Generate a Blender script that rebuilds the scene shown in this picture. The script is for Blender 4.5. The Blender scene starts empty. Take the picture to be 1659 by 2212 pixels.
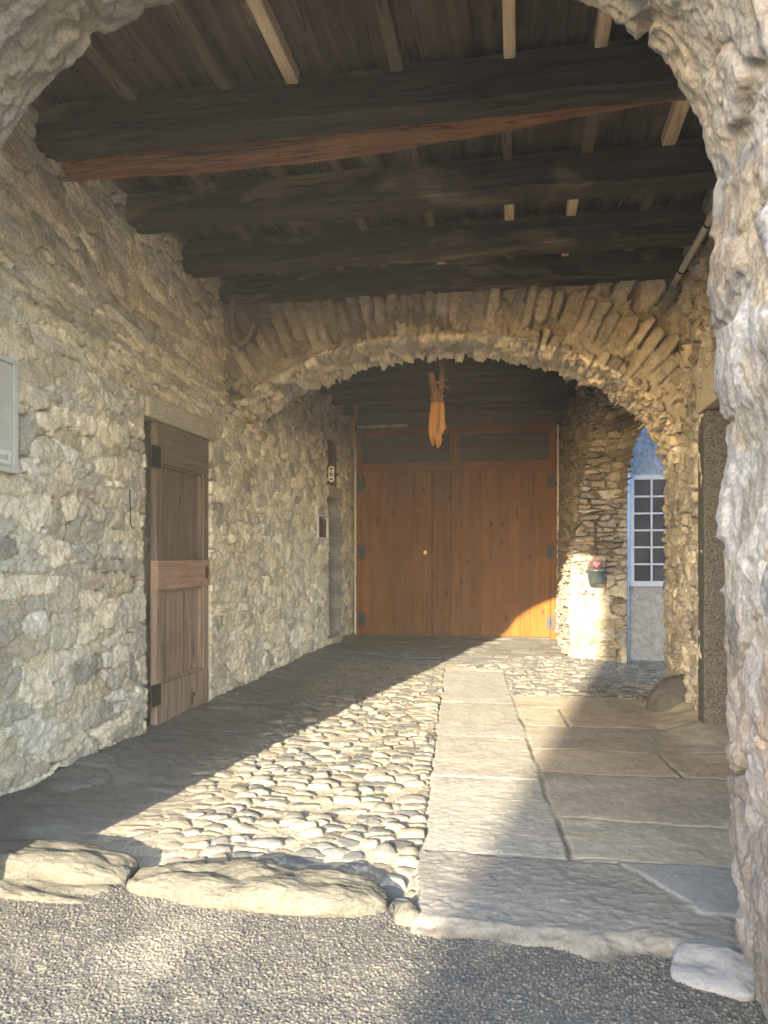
import bpy, bmesh, math, random
import numpy as np
from mathutils import Vector, Matrix, noise as mnoise

sc = bpy.context.scene
COL = sc.collection
R = math.radians

# ------------------------------------------------------------------ camera
EYE = 1.35
YAW = R(9.97)
cam_d = bpy.data.cameras.new('camera')
cam = bpy.data.objects.new('camera', cam_d)
COL.objects.link(cam)
cam.location = (0, 0, EYE)
cam.rotation_euler = (R(90), 0, YAW)
cam_d.sensor_fit = 'VERTICAL'
cam_d.sensor_height = 36.0
cam_d.sensor_width = 27.0
cam_d.lens = 26.85
cam_d.shift_y = 0.0425
cam_d.clip_start = 0.05
cam_d.clip_end = 1000
sc.camera = cam

# ------------------------------------------------------------------ sky, sun, exposure
SUN_EL = R(15.4)
SUN_AZ = R(190.0)            # the sun stands behind the camera, a little to its left
SUN_STRENGTH = 3.2
SKY_STRENGTH = 0.15
EXPOSURE = 3.55
HAZE = 0.0029
w = bpy.data.worlds.new('World')
sc.world = w
w.use_nodes = True
nt = w.node_tree
bg = nt.nodes['Background']
sky = nt.nodes.new('ShaderNodeTexSky')
sky.sky_type = 'NISHITA'
sky.sun_disc = False
sky.sun_elevation = SUN_EL
sky.sun_rotation = SUN_AZ
sky.air_density = 1.0
sky.dust_density = 1.0
nt.links.new(sky.outputs[0], bg.inputs[0])
bg.inputs[1].default_value = SKY_STRENGTH
sun_d = bpy.data.lights.new('sun', 'SUN')
sun_d.energy = SUN_STRENGTH
sun_d.angle = R(0.5)
sun_d.color = (1.0, 0.86, 0.64)
sun = bpy.data.objects.new('sun', sun_d)
COL.objects.link(sun)
tosun = Vector((math.sin(SUN_AZ) * math.cos(SUN_EL), math.cos(SUN_AZ) * math.cos(SUN_EL), math.sin(SUN_EL)))
sun.rotation_euler = tosun.to_track_quat('Z', 'Y').to_euler()
sun.location = tosun * 30
sc.view_settings.view_transform = 'Standard'
sc.view_settings.look = 'None'
sc.view_settings.exposure = EXPOSURE
sc.view_settings.gamma = 1.0
sc.view_settings.use_curve_mapping = False
sc.cycles.use_denoising = True
sc.cycles.use_guiding = True
sc.cycles.guiding_training_samples = 32
sc.cycles.max_bounces = 12
sc.cycles.diffuse_bounces = 8
sc.cycles.sample_clamp_indirect = 8.0
sc.cycles.caustics_reflective = False
sc.cycles.caustics_refractive = False

# ------------------------------------------------------------------ helpers: bookkeeping
def tag(o, label=None, cat=None, group=None, kind=None):
    if label: o['label'] = label
    if cat: o['category'] = cat
    if group: o['group'] = group
    if kind: o['kind'] = kind
    return o

def empty(name, loc=(0, 0, 0), rz=0):
    o = bpy.data.objects.new(name, None)
    o.empty_display_size = 0.1
    o.location = loc
    o.rotation_euler = (0, 0, rz)
    COL.objects.link(o)
    return o

def link(name, me, mat, parent=None):
    me.name = name
    o = bpy.data.objects.new(name, me)
    if mat is not None and not me.materials:
        me.materials.append(mat)
    COL.objects.link(o)
    if parent is not None:
        o.parent = parent
    return o

def bm_obj(name, bm, mat, parent=None, smooth=False):
    me = bpy.data.meshes.new(name)
    bmesh.ops.recalc_face_normals(bm, faces=bm.faces)
    bm.to_mesh(me)
    bm.free()
    if smooth:
        me.polygons.foreach_set('use_smooth', [True] * len(me.polygons))
    return link(name, me, mat, parent)

def add_box(bm, x0, x1, y0, y1, z0, z1, bevel=0.0, col=None, mtx=None):
    r = bmesh.ops.create_cube(bm, size=1.0)
    vs = r['verts']
    for v in vs:
        v.co = Vector(((x0 + x1) / 2 + v.co.x * (x1 - x0), (y0 + y1) / 2 + v.co.y * (y1 - y0), (z0 + z1) / 2 + v.co.z * (z1 - z0)))
        if mtx is not None:
            v.co = mtx @ v.co
    if bevel > 0:
        es = list({e for v in vs for e in v.link_edges})
        q = bmesh.ops.bevel(bm, geom=es, offset=bevel, segments=2, affect='EDGES', profile=0.6)
        vs = list({v for f in q['faces'] for v in f.verts} | {v for v in vs if v.is_valid})
    if col is not None:
        lay = bm.verts.layers.float_color.get('Col') or bm.verts.layers.float_color.new('Col')
        for v in vs:
            if v.is_valid:
                v[lay] = (*col, 1)
    return vs

def add_tube(bm, pts, rad, seg=10, cap=True):
    pts = [Vector(p) for p in pts]
    n = len(pts)
    rads = rad if hasattr(rad, '__len__') else [rad] * n
    rings = []
    prev = None
    for i, p in enumerate(pts):
        t = (pts[min(i + 1, n - 1)] - pts[max(i - 1, 0)]).normalized()
        if prev is None:
            a = Vector((0, 0, 1)) if abs(t.z) < 0.9 else Vector((1, 0, 0))
            s = t.cross(a).normalized()
        else:
            s = (prev - t * prev.dot(t)).normalized()
        prev = s
        b = t.cross(s)
        rings.append([bm.verts.new(p + (s * math.cos(2 * math.pi * k / seg) + b * math.sin(2 * math.pi * k / seg)) * rads[i]) for k in range(seg)])
    for i in range(n - 1):
        for k in range(seg):
            bm.faces.new((rings[i][k], rings[i][(k + 1) % seg], rings[i + 1][(k + 1) % seg], rings[i + 1][k]))
    if cap:
        bm.faces.new(rings[0][::-1])
        bm.faces.new(rings[-1])
    return rings

def add_lathe(bm, prof, c=(0, 0, 0), seg=24):
    rings = []
    for (r, z) in prof:
        rings.append([bm.verts.new((c[0] + r * math.cos(2 * math.pi * k / seg), c[1] + r * math.sin(2 * math.pi * k / seg), c[2] + z)) for k in range(seg)])
    for i in range(len(rings) - 1):
        for k in range(seg):
            bm.faces.new((rings[i][k], rings[i][(k + 1) % seg], rings[i + 1][(k + 1) % seg], rings[i + 1][k]))
    bm.faces.new(rings[0][::-1])
    bm.faces.new(rings[-1])

def add_prism(bm, outline, depth, mtx):
    """outline in local xz, extruded along local y by depth, then moved by mtx."""
    a = [bm.verts.new(mtx @ Vector((p[0], 0, p[1]))) for p in outline]
    b = [bm.verts.new(mtx @ Vector((p[0], depth, p[1]))) for p in outline]
    n = len(a)
    bm.faces.new(a)
    bm.faces.new(b[::-1])
    for i in range(n):
        bm.faces.new((a[i], b[i], b[(i + 1) % n], a[(i + 1) % n]))

def rough_block(name, half, loc, mat, parent=None, k=10.0, amp=0.01, freq=6.0, n=14, seed=0, rot=(0, 0, 0), aniso=(1, 1, 1), lump=0.0, facet=0.0):
    """a hewn block (large k) or a boulder (small k) with a rough surface."""
    bm = bmesh.new()
    bmesh.ops.create_cube(bm, size=2.0)
    bmesh.ops.subdivide_edges(bm, edges=bm.edges[:], cuts=n, use_grid_fill=True)
    off = Vector((seed * 7.13, seed * 3.7, seed * 1.9))
    for v in bm.verts:
        p = v.co.copy()
        d = (abs(p.x) ** k + abs(p.y) ** k + abs(p.z) ** k) ** (1.0 / k)
        p = p / d
        q = Vector((p.x * half[0], p.y * half[1], p.z * half[2]))
        s = Vector((q.x * aniso[0], q.y * aniso[1], q.z * aniso[2])) * freq + off
        nn = mnoise.fractal(s, 0.9, 2.1, 5)
        big = mnoise.noise(s * 0.33 + off)
        nrm = Vector((p.x / half[0], p.y / half[1], p.z / half[2])).normalized()
        fc = (mnoise.voronoi(Vector(s) * 0.55)[0][0] - 0.35) if facet else 0.0
        v.co = q + nrm * (amp * nn + lump * big - facet * fc)
    me = bpy.data.meshes.new(name)
    bmesh.ops.recalc_face_normals(bm, faces=bm.faces)
    bm.to_mesh(me); bm.free()
    me.polygons.foreach_set('use_smooth', [True] * len(me.polygons))
    o = link(name, me, mat, parent)
    o.location = loc
    o.rotation_euler = rot
    return o

def at(px, py, y=None, x=None, z=None):
    """point seen at (px, py) of the 1659 x 2212 picture that lies on a plane."""
    f = 1650.0
    a, b = (px - 829.5) / f, (1200 - py) / f
    c, s = math.cos(YAW), math.sin(YAW)
    d = Vector((a * c - s, a * s + c, b))
    if y is not None: t = y / d.y
    elif x is not None: t = x / d.x
    else: t = (z - EYE) / d.z
    return Vector((0, 0, EYE)) + d * t

# ------------------------------------------------------------------ helpers: noise and masonry
def lerp(a, b, t):
    return a + (b - a) * t

def _hash(i, j, s):
    i = (np.asarray(i, np.int64) & 0xffffffff).astype(np.uint32)
    j = (np.asarray(j, np.int64) & 0xffffffff).astype(np.uint32)
    h = i * np.uint32(374761393) + j * np.uint32(668265263) + np.uint32((s * 2246822519 + 3266489917) & 0xffffffff)
    h = (h ^ (h >> np.uint32(13))) * np.uint32(1274126177)
    h = (h ^ (h >> np.uint32(15))) * np.uint32(2654435761)
    h = h ^ (h >> np.uint32(16))
    return h.astype(np.float32) * np.float32(1.0 / 4294967296.0)

def vnoise(x, y, s=0):
    xi, yi = np.floor(x), np.floor(y)
    fx, fy = x - xi, y - yi
    fx = fx * fx * fx * (fx * (fx * 6 - 15) + 10)
    fy = fy * fy * fy * (fy * (fy * 6 - 15) + 10)
    xi = xi.astype(np.int64); yi = yi.astype(np.int64)
    a = _hash(xi, yi, s); b = _hash(xi + 1, yi, s)
    c = _hash(xi, yi + 1, s); d = _hash(xi + 1, yi + 1, s)
    return ((a + (b - a) * fx) * (1 - fy) + (c + (d - c) * fx) * fy) * 2 - 1

def fbm(x, y, s=0, o=4, g=0.5):
    t = 0; a = 1.0; n = 0
    for k in range(o):
        ca, sa = math.cos(0.6 * k), math.sin(0.6 * k)
        t = t + a * vnoise((x * ca - y * sa) * 2 ** k, (x * sa + y * ca) * 2 ** k, s + k * 17)
        n += a; a *= g
    return t / n

def ridged(x, y, s=0, o=3):
    t = 0; a = 1.0; n = 0
    for k in range(o):
        t = t + a * (1 - np.abs(vnoise(x * 2 ** k, y * 2 ** k, s + k * 31)) * 2)
        n += a; a *= 0.5
    return t / n

def sm(x, a, b):
    t = np.clip((x - a) / (b - a), 0, 1)
    return t * t * (3 - 2 * t)

def cells(u, v, W, H, s, p=3.0, jit=0.36, drop=0.14, size=0.35, jv=1.0):
    row = np.floor(v / H).astype(np.int64)
    F1 = np.full(u.shape, 9.0, np.float32); F2 = F1.copy()
    bi = np.zeros(u.shape, np.int64); bj = bi.copy()
    lu = np.zeros(u.shape, np.float32); lv = lu.copy()
    for dr in (-1, 0, 1):
        r = row + dr
        o = (_hash(r, r * 0 + 5, s) + 0.5 * (r & 1)) * W
        col0 = np.floor((u - o) / W).astype(np.int64)
        for dc in (-2, -1, 0, 1, 2):
            c = col0 + dc
            h1 = _hash(c, r, s + 1); h2 = _hash(c, r, s + 2); h3 = _hash(c, r, s + 3); h4 = _hash(c, r, s + 4)
            cu = (c + 0.5 + jit * (2 * h1 - 1)) * W + o
            cv = (r + 0.5 + jit * jv * (2 * h2 - 1)) * H
            a = W * 0.5 * (1 + size * (2 * h3 - 1)); b = H * 0.5 * (1 + size * (2 * h4 - 1))
            du = ((u - cu) / a).astype(np.float32); dv = ((v - cv) / b).astype(np.float32)
            d = (np.abs(du) ** p + np.abs(dv) ** p) ** (1.0 / p)
            d = np.where(_hash(c, r, s + 6) < drop, d + 3.0, d)
            nb = d < F1
            F2 = np.where(nb, F1, np.minimum(F2, d))
            F1 = np.where(nb, d, F1)
            bi = np.where(nb, c, bi); bj = np.where(nb, r, bj)
            lu = np.where(nb, du, lu); lv = np.where(nb, dv, lv)
    return F1, F2, bi, bj, np.clip(lu, -1.6, 1.6), np.clip(lv, -1.6, 1.6)

def pick(pal, h):
    pal = np.asarray(pal, np.float32)
    k = np.minimum((h * len(pal)).astype(int), len(pal) - 1)
    return pal[k]

def rubble(u, v, W, H, s, pal, mcol, amp=0.022, mort=0.02, chip=0.012, p=3.4, warp=0.34, g=(0.05, 0.20), fine=0.006, smear=0.35, drop=0.20, jit=0.40, size=0.5, jv=1.0):
    wu = u + W * warp * fbm(u / W * 0.9, v / H * 0.9, s + 50, 3)
    wv = v + H * warp * fbm(u / W * 0.9, v / H * 0.9, s + 60, 3)
    F1, F2, bi, bj, lu, lv = cells(wu, wv, W, H, s, p=p, drop=drop, jit=jit, size=size, jv=jv)
    m = min(W, H)
    gap = F2 - F1 + 0.20 * fbm(u / m * 3.0, v / m * 3.0, s + 70, 3)
    sme = sm(fbm(u * 1.7, v * 1.7, s + 80, 3) + 0.25 * fbm(u * 9, v * 9, s + 81, 2), 0.0, 0.35) * smear
    e = sm(gap - sme, g[0], g[1])
    r1, r2, r3 = _hash(bi, bj, s + 11), _hash(bi, bj, s + 12), _hash(bi, bj, s + 13)
    face = amp * (r1 * 1.2 - 0.4) + amp * 0.50 * ((r2 - 0.5) * lu + (r3 - 0.5) * lv)
    c1, c2, ci, cj, a, b = cells(u + 0.3 * m * fbm(u / m * 2, v / m * 2, s + 90, 2), v + 0.2 * m * fbm(u / m * 2, v / m * 2, s + 91, 2), W * 0.42, H * 0.5, s + 100, p=2.0, jit=0.45)
    ch = chip * ((_hash(ci, cj, s + 21) - 0.5) + 0.8 * (_hash(ci, cj, s + 22) - 0.5) * a + 0.8 * (_hash(ci, cj, s + 23) - 0.5) * b)
    ww = 0.05 * fbm(u * 6, v * 6, s + 98, 2)
    rough = fine * (1.3 * fbm(u * 22, v * 30, s + 95, 4, 0.6) + 0.6 * ridged(u * 14, v * 22, s + 96) + 0.9 * ridged(u * 7 + ww * 20, (v + ww) * 34, s + 99))
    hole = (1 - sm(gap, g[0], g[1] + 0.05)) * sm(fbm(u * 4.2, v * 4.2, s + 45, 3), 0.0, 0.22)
    pock = sm(fbm(u * 13, v * 17, s + 46, 3), 0.42, 0.60)
    h = -hole * (1.6 * mort + 0.012) - pock * 0.012 + e * (face + ch + 0.4 * amp) + rough * (0.35 + 0.65 * e) - (1 - e) * mort * (1 - sme) + (1 - e) * 0.007 * fbm(u * 11, v * 11, s + 97, 4)
    col = pick(pal, _hash(bi, bj, s + 31)) * (0.70 + 0.52 * _hash(bi, bj, s + 32))[..., None]
    col = col * (1 + 0.16 * fbm(u * 9, v * 13, s + 33, 4))[..., None]
    mc = np.asarray(mcol, np.float32) * (1 + 0.14 * fbm(u * 6, v * 6, s + 34, 4))[..., None]
    mc = lerp(mc, np.asarray((0.20, 0.17, 0.125), np.float32), (0.75 * hole)[..., None])  # earth colour in open joints, also painting in crevice shade
    k = sm(gap - sme, g[0] - 0.02, g[0] + (g[1] - g[0]) * 0.6)[..., None]
    return h, mc + (col - mc) * k

def grid_obj(name, P, col, mat, parent=None, mask=None, smooth=True):
    """one mesh from a grid of points (n, m, 3); mask marks the quads to keep."""
    n, m = P.shape[:2]
    idx = np.arange(n * m).reshape(n, m)
    q = np.stack([idx[:-1, :-1], idx[1:, :-1], idx[1:, 1:], idx[:-1, 1:]], -1).reshape(-1, 4)
    if mask is not None:
        q = q[mask.reshape(-1)]
    co = P.reshape(-1, 3).astype(np.float32)
    cc = np.clip(col.reshape(-1, 3), 0.003, 0.95).astype(np.float32)
    used = np.unique(q)
    if len(used) < len(co):
        mp = np.zeros(len(co), np.int64); mp[used] = np.arange(len(used))
        q = mp[q]; co = co[used]; cc = cc[used]
    me = bpy.data.meshes.new(name)
    me.vertices.add(len(co)); me.vertices.foreach_set('co', co.ravel())
    me.loops.add(len(q) * 4); me.loops.foreach_set('vertex_index', q.ravel().astype(np.int32))
    me.polygons.add(len(q)); me.polygons.foreach_set('loop_start', np.arange(0, len(q) * 4, 4, dtype=np.int32))
    me.polygons.foreach_set('use_smooth', np.full(len(q), smooth))
    at_ = me.attributes.new('Col', 'FLOAT_COLOR', 'POINT')
    at_.data.foreach_set('color', np.concatenate([cc, np.ones((len(cc), 1), np.float32)], 1).ravel())
    me.update(calc_edges=True)
    return link(name, me, mat, parent)

# ------------------------------------------------------------------ materials
def new_mat(name):
    m = bpy.data.materials.new(name)
    m.use_nodes = True
    return m, m.node_tree, m.node_tree.nodes['Principled BSDF']

def stone_mat(name, color=None, scale=1.0, bump=0.5, dist=0.006, contrast=0.35, rough=0.92, speck=0.0):
    """masonry: colour per stone from the mesh (or one colour), grain and pits from noise."""
    m, t, b = new_mat(name)
    N, L = t.nodes, t.links
    tc = N.new('ShaderNodeTexCoord')
    n1 = N.new('ShaderNodeTexNoise'); n1.inputs['Scale'].default_value = 9 * scale; n1.inputs['Detail'].default_value = 10; n1.inputs['Roughness'].default_value = 0.75
    n2 = N.new('ShaderNodeTexNoise'); n2.inputs['Scale'].default_value = 75 * scale; n2.inputs['Detail'].default_value = 6; n2.inputs['Roughness'].default_value = 0.7
    for n in (n1, n2): L.new(tc.outputs['Object'], n.inputs['Vector'])
    mr = N.new('ShaderNodeMapRange'); mr.inputs[1].default_value = 0.3; mr.inputs[2].default_value = 0.7
    mr.inputs[3].default_value = 1 - contrast; mr.inputs[4].default_value = 1 + contrast
    mx0 = N.new('ShaderNodeMix'); mx0.data_type = 'FLOAT'; mx0.inputs[0].default_value = 0.5
    L.new(n1.outputs[0], mx0.inputs[2]); L.new(n2.outputs[0], mx0.inputs[3])
    L.new(mx0.outputs[0], mr.inputs[0])
    mul = N.new('ShaderNodeMix'); mul.data_type = 'RGBA'; mul.blend_type = 'MULTIPLY'; mul.inputs[0].default_value = 1.0
    if color is None:
        a = N.new('ShaderNodeAttribute'); a.attribute_name = 'Col'
        L.new(a.outputs['Color'], mul.inputs[6])
    else:
        mul.inputs[6].default_value = (*color, 1)
    L.new(mr.outputs[0], mul.inputs[7])
    out = mul.outputs[2]
    if speck > 0:
        v = N.new('ShaderNodeTexVoronoi'); v.inputs['Scale'].default_value = 110 * scale
        L.new(tc.outputs['Object'], v.inputs['Vector'])
        sx = N.new('ShaderNodeSeparateColor'); L.new(v.outputs['Color'], sx.inputs[0])
        m2 = N.new('ShaderNodeMapRange'); m2.inputs[3].default_value = 1 - speck; m2.inputs[4].default_value = 1 + speck
        L.new(sx.outputs[0], m2.inputs[0])
        mu2 = N.new('ShaderNodeMix'); mu2.data_type = 'RGBA'; mu2.blend_type = 'MULTIPLY'; mu2.inputs[0].default_value = 1.0
        L.new(out, mu2.inputs[6]); L.new(m2.outputs[0], mu2.inputs[7]); out = mu2.outputs[2]
    L.new(out, b.inputs['Base Color'])
    b.inputs['Roughness'].default_value = rough
    b.inputs['Specular IOR Level'].default_value = 0.25
    bp = N.new('ShaderNodeBump'); bp.inputs['Strength'].default_value = bump; bp.inputs['Distance'].default_value = dist
    L.new(mx0.outputs[0], bp.inputs['Height'])
    L.new(bp.outputs[0], b.inputs['Normal'])
    return m

def wood_mat(name, dark, light, axis='X', grain=1.0, knot=None, patch=None, rough=0.75, bump=0.35, tint=False, spec=0.3, crack=0.0):
    m, t, b = new_mat(name)
    N, L = t.nodes, t.links
    tc = N.new('ShaderNodeTexCoord')
    oi = N.new('ShaderNodeObjectInfo')
    sc3 = N.new('ShaderNodeVectorMath'); sc3.operation = 'MULTIPLY_ADD'
    s_along, s_ac = 1.4 * grain, 26 * grain
    sc3.inputs[1].default_value = tuple(s_along if a == axis else s_ac for a in 'XYZ')
    L.new(tc.outputs['Object'], sc3.inputs[0])
    rv = N.new('ShaderNodeVectorMath'); rv.operation = 'SCALE'; rv.inputs[0].default_value = (37, 53, 71)
    L.new(oi.outputs['Random'], rv.inputs['Scale'])
    L.new(rv.outputs[0], sc3.inputs[2])
    n1 = N.new('ShaderNodeTexNoise'); n1.inputs['Scale'].default_value = 1.0; n1.inputs['Detail'].default_value = 6; n1.inputs['Roughness'].default_value = 0.62; n1.inputs['Distortion'].default_value = 0.6
    L.new(sc3.outputs[0], n1.inputs['Vector'])
    n2 = N.new('ShaderNodeTexNoise'); n2.inputs['Scale'].default_value = 2.2; n2.inputs['Detail'].default_value = 3
    L.new(tc.outputs['Object'], n2.inputs['Vector'])
    mx = N.new('ShaderNodeMix'); mx.data_type = 'FLOAT'; mx.inputs[0].default_value = 0.3
    L.new(n1.outputs[0], mx.inputs[2]); L.new(n2.outputs[0], mx.inputs[3])
    rp = N.new('ShaderNodeValToRGB')
    rp.color_ramp.elements[0].position = 0.34; rp.color_ramp.elements[0].color = (*dark, 1)
    rp.color_ramp.elements[1].position = 0.66; rp.color_ramp.elements[1].color = (*light, 1)
    L.new(mx.outputs[0], rp.inputs[0])
    out = rp.outputs[0]
    if patch is not None:                     # pale bare wood where the soot has gone
        pm = N.new('ShaderNodeVectorMath'); pm.operation = 'MULTIPLY'
        pm.inputs[1].default_value = tuple((1.1 if a == axis else 2.6) for a in 'XYZ')
        L.new(tc.outputs['Object'], pm.inputs[0])
        pa = N.new('ShaderNodeVectorMath'); pa.operation = 'ADD'
        L.new(pm.outputs[0], pa.inputs[0]); L.new(rv.outputs[0], pa.inputs[1])
        n3 = N.new('ShaderNodeTexNoise'); n3.inputs['Scale'].default_value = 1.0; n3.inputs['Detail'].default_value = 5; n3.inputs['Distortion'].default_value = 0.4
        L.new(pa.outputs[0], n3.inputs['Vector'])
        r3 = N.new('ShaderNodeMapRange'); r3.inputs[1].default_value = patch[1]; r3.inputs[2].default_value = patch[1] + 0.1; r3.interpolation_type = 'SMOOTHSTEP'
        L.new(n3.outputs[0], r3.inputs[0])
        pmx = N.new('ShaderNodeMix'); pmx.data_type = 'RGBA'
        L.new(r3.outputs[0], pmx.inputs[0]); L.new(out, pmx.inputs[6]); pmx.inputs[7].default_value = (*patch[0], 1)
        ml = N.new('ShaderNodeMix'); ml.data_type = 'RGBA'; ml.blend_type = 'MULTIPLY'; ml.inputs[0].default_value = 1
        gr = N.new('ShaderNodeMapRange'); gr.inputs[1].default_value = 0.3; gr.inputs[2].default_value = 0.7; gr.inputs[3].default_value = 0.6; gr.inputs[4].default_value = 1.25
        L.new(n1.outputs[0], gr.inputs[0]); L.new(pmx.outputs[2], ml.inputs[6]); L.new(gr.outputs[0], ml.inputs[7])
        out = ml.outputs[2]
    if knot is not None:
        kv = N.new('ShaderNodeVectorMath'); kv.operation = 'MULTIPLY'
        kv.inputs[1].default_value = tuple((knot[1] * 0.45 if a == axis else knot[1]) for a in 'XYZ')
        L.new(tc.outputs['Object'], kv.inputs[0])
        ka = N.new('ShaderNodeVectorMath'); ka.operation = 'ADD'
        L.new(kv.outputs[0], ka.inputs[0]); L.new(rv.outputs[0], ka.inputs[1])
        vo = N.new('ShaderNodeTexVoronoi'); vo.inputs['Scale'].default_value = 1.0; vo.inputs['Randomness'].default_value = 1.0
        L.new(ka.outputs[0], vo.inputs['Vector'])
        kr = N.new('ShaderNodeMapRange'); kr.inputs[1].default_value = 0.05; kr.inputs[2].default_value = 0.17; kr.inputs[3].default_value = 1; kr.inputs[4].default_value = 0; kr.interpolation_type = 'SMOOTHSTEP'
        L.new(vo.outputs['Distance'], kr.inputs[0])
        km = N.new('ShaderNodeMix'); km.data_type = 'RGBA'
        L.new(kr.outputs[0], km.inputs[0]); L.new(out, km.inputs[6]); km.inputs[7].default_value = (*knot[0], 1)
        out = km.outputs[2]
    if crack > 0:
        cm = N.new('ShaderNodeVectorMath'); cm.operation = 'MULTIPLY_ADD'
        cm.inputs[1].default_value = tuple(0.7 if a == axis else 15 for a in 'XYZ')
        L.new(tc.outputs['Object'], cm.inputs[0]); L.new(rv.outputs[0], cm.inputs[2])
        n4 = N.new('ShaderNodeTexNoise'); n4.inputs['Scale'].default_value = 1.0; n4.inputs['Detail'].default_value = 2; n4.inputs['Distortion'].default_value = 0.3
        L.new(cm.outputs[0], n4.inputs['Vector'])
        sb = N.new('ShaderNodeMath'); sb.operation = 'SUBTRACT'; sb.inputs[1].default_value = 0.5; L.new(n4.outputs[0], sb.inputs[0])
        ab = N.new('ShaderNodeMath'); ab.operation = 'ABSOLUTE'; L.new(sb.outputs[0], ab.inputs[0])
        cr = N.new('ShaderNodeMapRange'); cr.inputs[1].default_value = 0.0; cr.inputs[2].default_value = 0.022; cr.inputs[3].default_value = 1 - crack; cr.inputs[4].default_value = 1
        L.new(ab.outputs[0], cr.inputs[0])
        cx_ = N.new('ShaderNodeMix'); cx_.data_type = 'RGBA'; cx_.blend_type = 'MULTIPLY'; cx_.inputs[0].default_value = 1
        L.new(out, cx_.inputs[6]); L.new(cr.outputs[0], cx_.inputs[7]); out = cx_.outputs[2]
    if tint:
        a = N.new('ShaderNodeAttribute'); a.attribute_name = 'Col'
        tm = N.new('ShaderNodeMix'); tm.data_type = 'RGBA'; tm.blend_type = 'MULTIPLY'; tm.inputs[0].default_value = 1
        L.new(out, tm.inputs[6]); L.new(a.outputs['Color'], tm.inputs[7]); out = tm.outputs[2]
    L.new(out, b.inputs['Base Color'])
    b.inputs['Roughness'].default_value = rough
    b.inputs['Specular IOR Level'].default_value = spec
    bp = N.new('ShaderNodeBump'); bp.inputs['Strength'].default_value = bump; bp.inputs['Distance'].default_value = 0.004
    L.new(n1.outputs[0], bp.inputs['Height']); L.new(bp.outputs[0], b.inputs['Normal'])
    return m

def paint_mat(name, color, rough=0.5, metal=0.0, var=0.12, scale=14, bump=0.1):
    m, t, b = new_mat(name)
    N, L = t.nodes, t.links
    tc = N.new('ShaderNodeTexCoord')
    n = N.new('ShaderNodeTexNoise'); n.inputs['Scale'].default_value = scale; n.inputs['Detail'].default_value = 6
    L.new(tc.outputs['Object'], n.inputs['Vector'])
    r = N.new('ShaderNodeMapRange'); r.inputs[1].default_value = 0.3; r.inputs[2].default_value = 0.7; r.inputs[3].default_value = 1 - var; r.inputs[4].default_value = 1 + var
    L.new(n.outputs[0], r.inputs[0])
    mu = N.new('ShaderNodeMix'); mu.data_type = 'RGBA'; mu.blend_type = 'MULTIPLY'; mu.inputs[0].default_value = 1
    mu.inputs[6].default_value = (*color, 1); L.new(r.outputs[0], mu.inputs[7])
    L.new(mu.outputs[2], b.inputs['Base Color'])
    b.inputs['Roughness'].default_value = rough; b.inputs['Metallic'].default_value = metal
    bp = N.new('ShaderNodeBump'); bp.inputs['Strength'].default_value = bump; bp.inputs['Distance'].default_value = 0.003
    L.new(n.outputs[0], bp.inputs['Height']); L.new(bp.outputs[0], b.inputs['Normal'])
    return m

def glass_mat(name, color=(0.5, 0.5, 0.48), rough=0.06, trans=0.8):
    """old pane: mostly clear, a pale diffuse film brightens it like reflected light."""
    m, t, b = new_mat(name)
    N, L = t.nodes, t.links
    b.inputs['Base Color'].default_value = (*color, 1)
    b.inputs['Roughness'].default_value = rough
    b.inputs['IOR'].default_value = 1.3
    n = N.new('ShaderNodeTexNoise'); n.inputs['Scale'].default_value = 2.3; n.inputs['Detail'].default_value = 6
    r = N.new('ShaderNodeMapRange'); r.inputs[1].default_value = 0.3; r.inputs[2].default_value = 0.75; r.inputs[3].default_value = min(1, trans + 0.12); r.inputs[4].default_value = trans - 0.15
    L.new(n.outputs[0], r.inputs[0]); L.new(r.outputs[0], b.inputs['Transmission Weight'])
    bp = N.new('ShaderNodeBump'); bp.inputs['Strength'].default_value = 0.05; bp.inputs['Distance'].default_value = 0.02
    L.new(n.outputs[0], bp.inputs['Height']); L.new(bp.outputs[0], b.inputs['Normal'])
    return m

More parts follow.
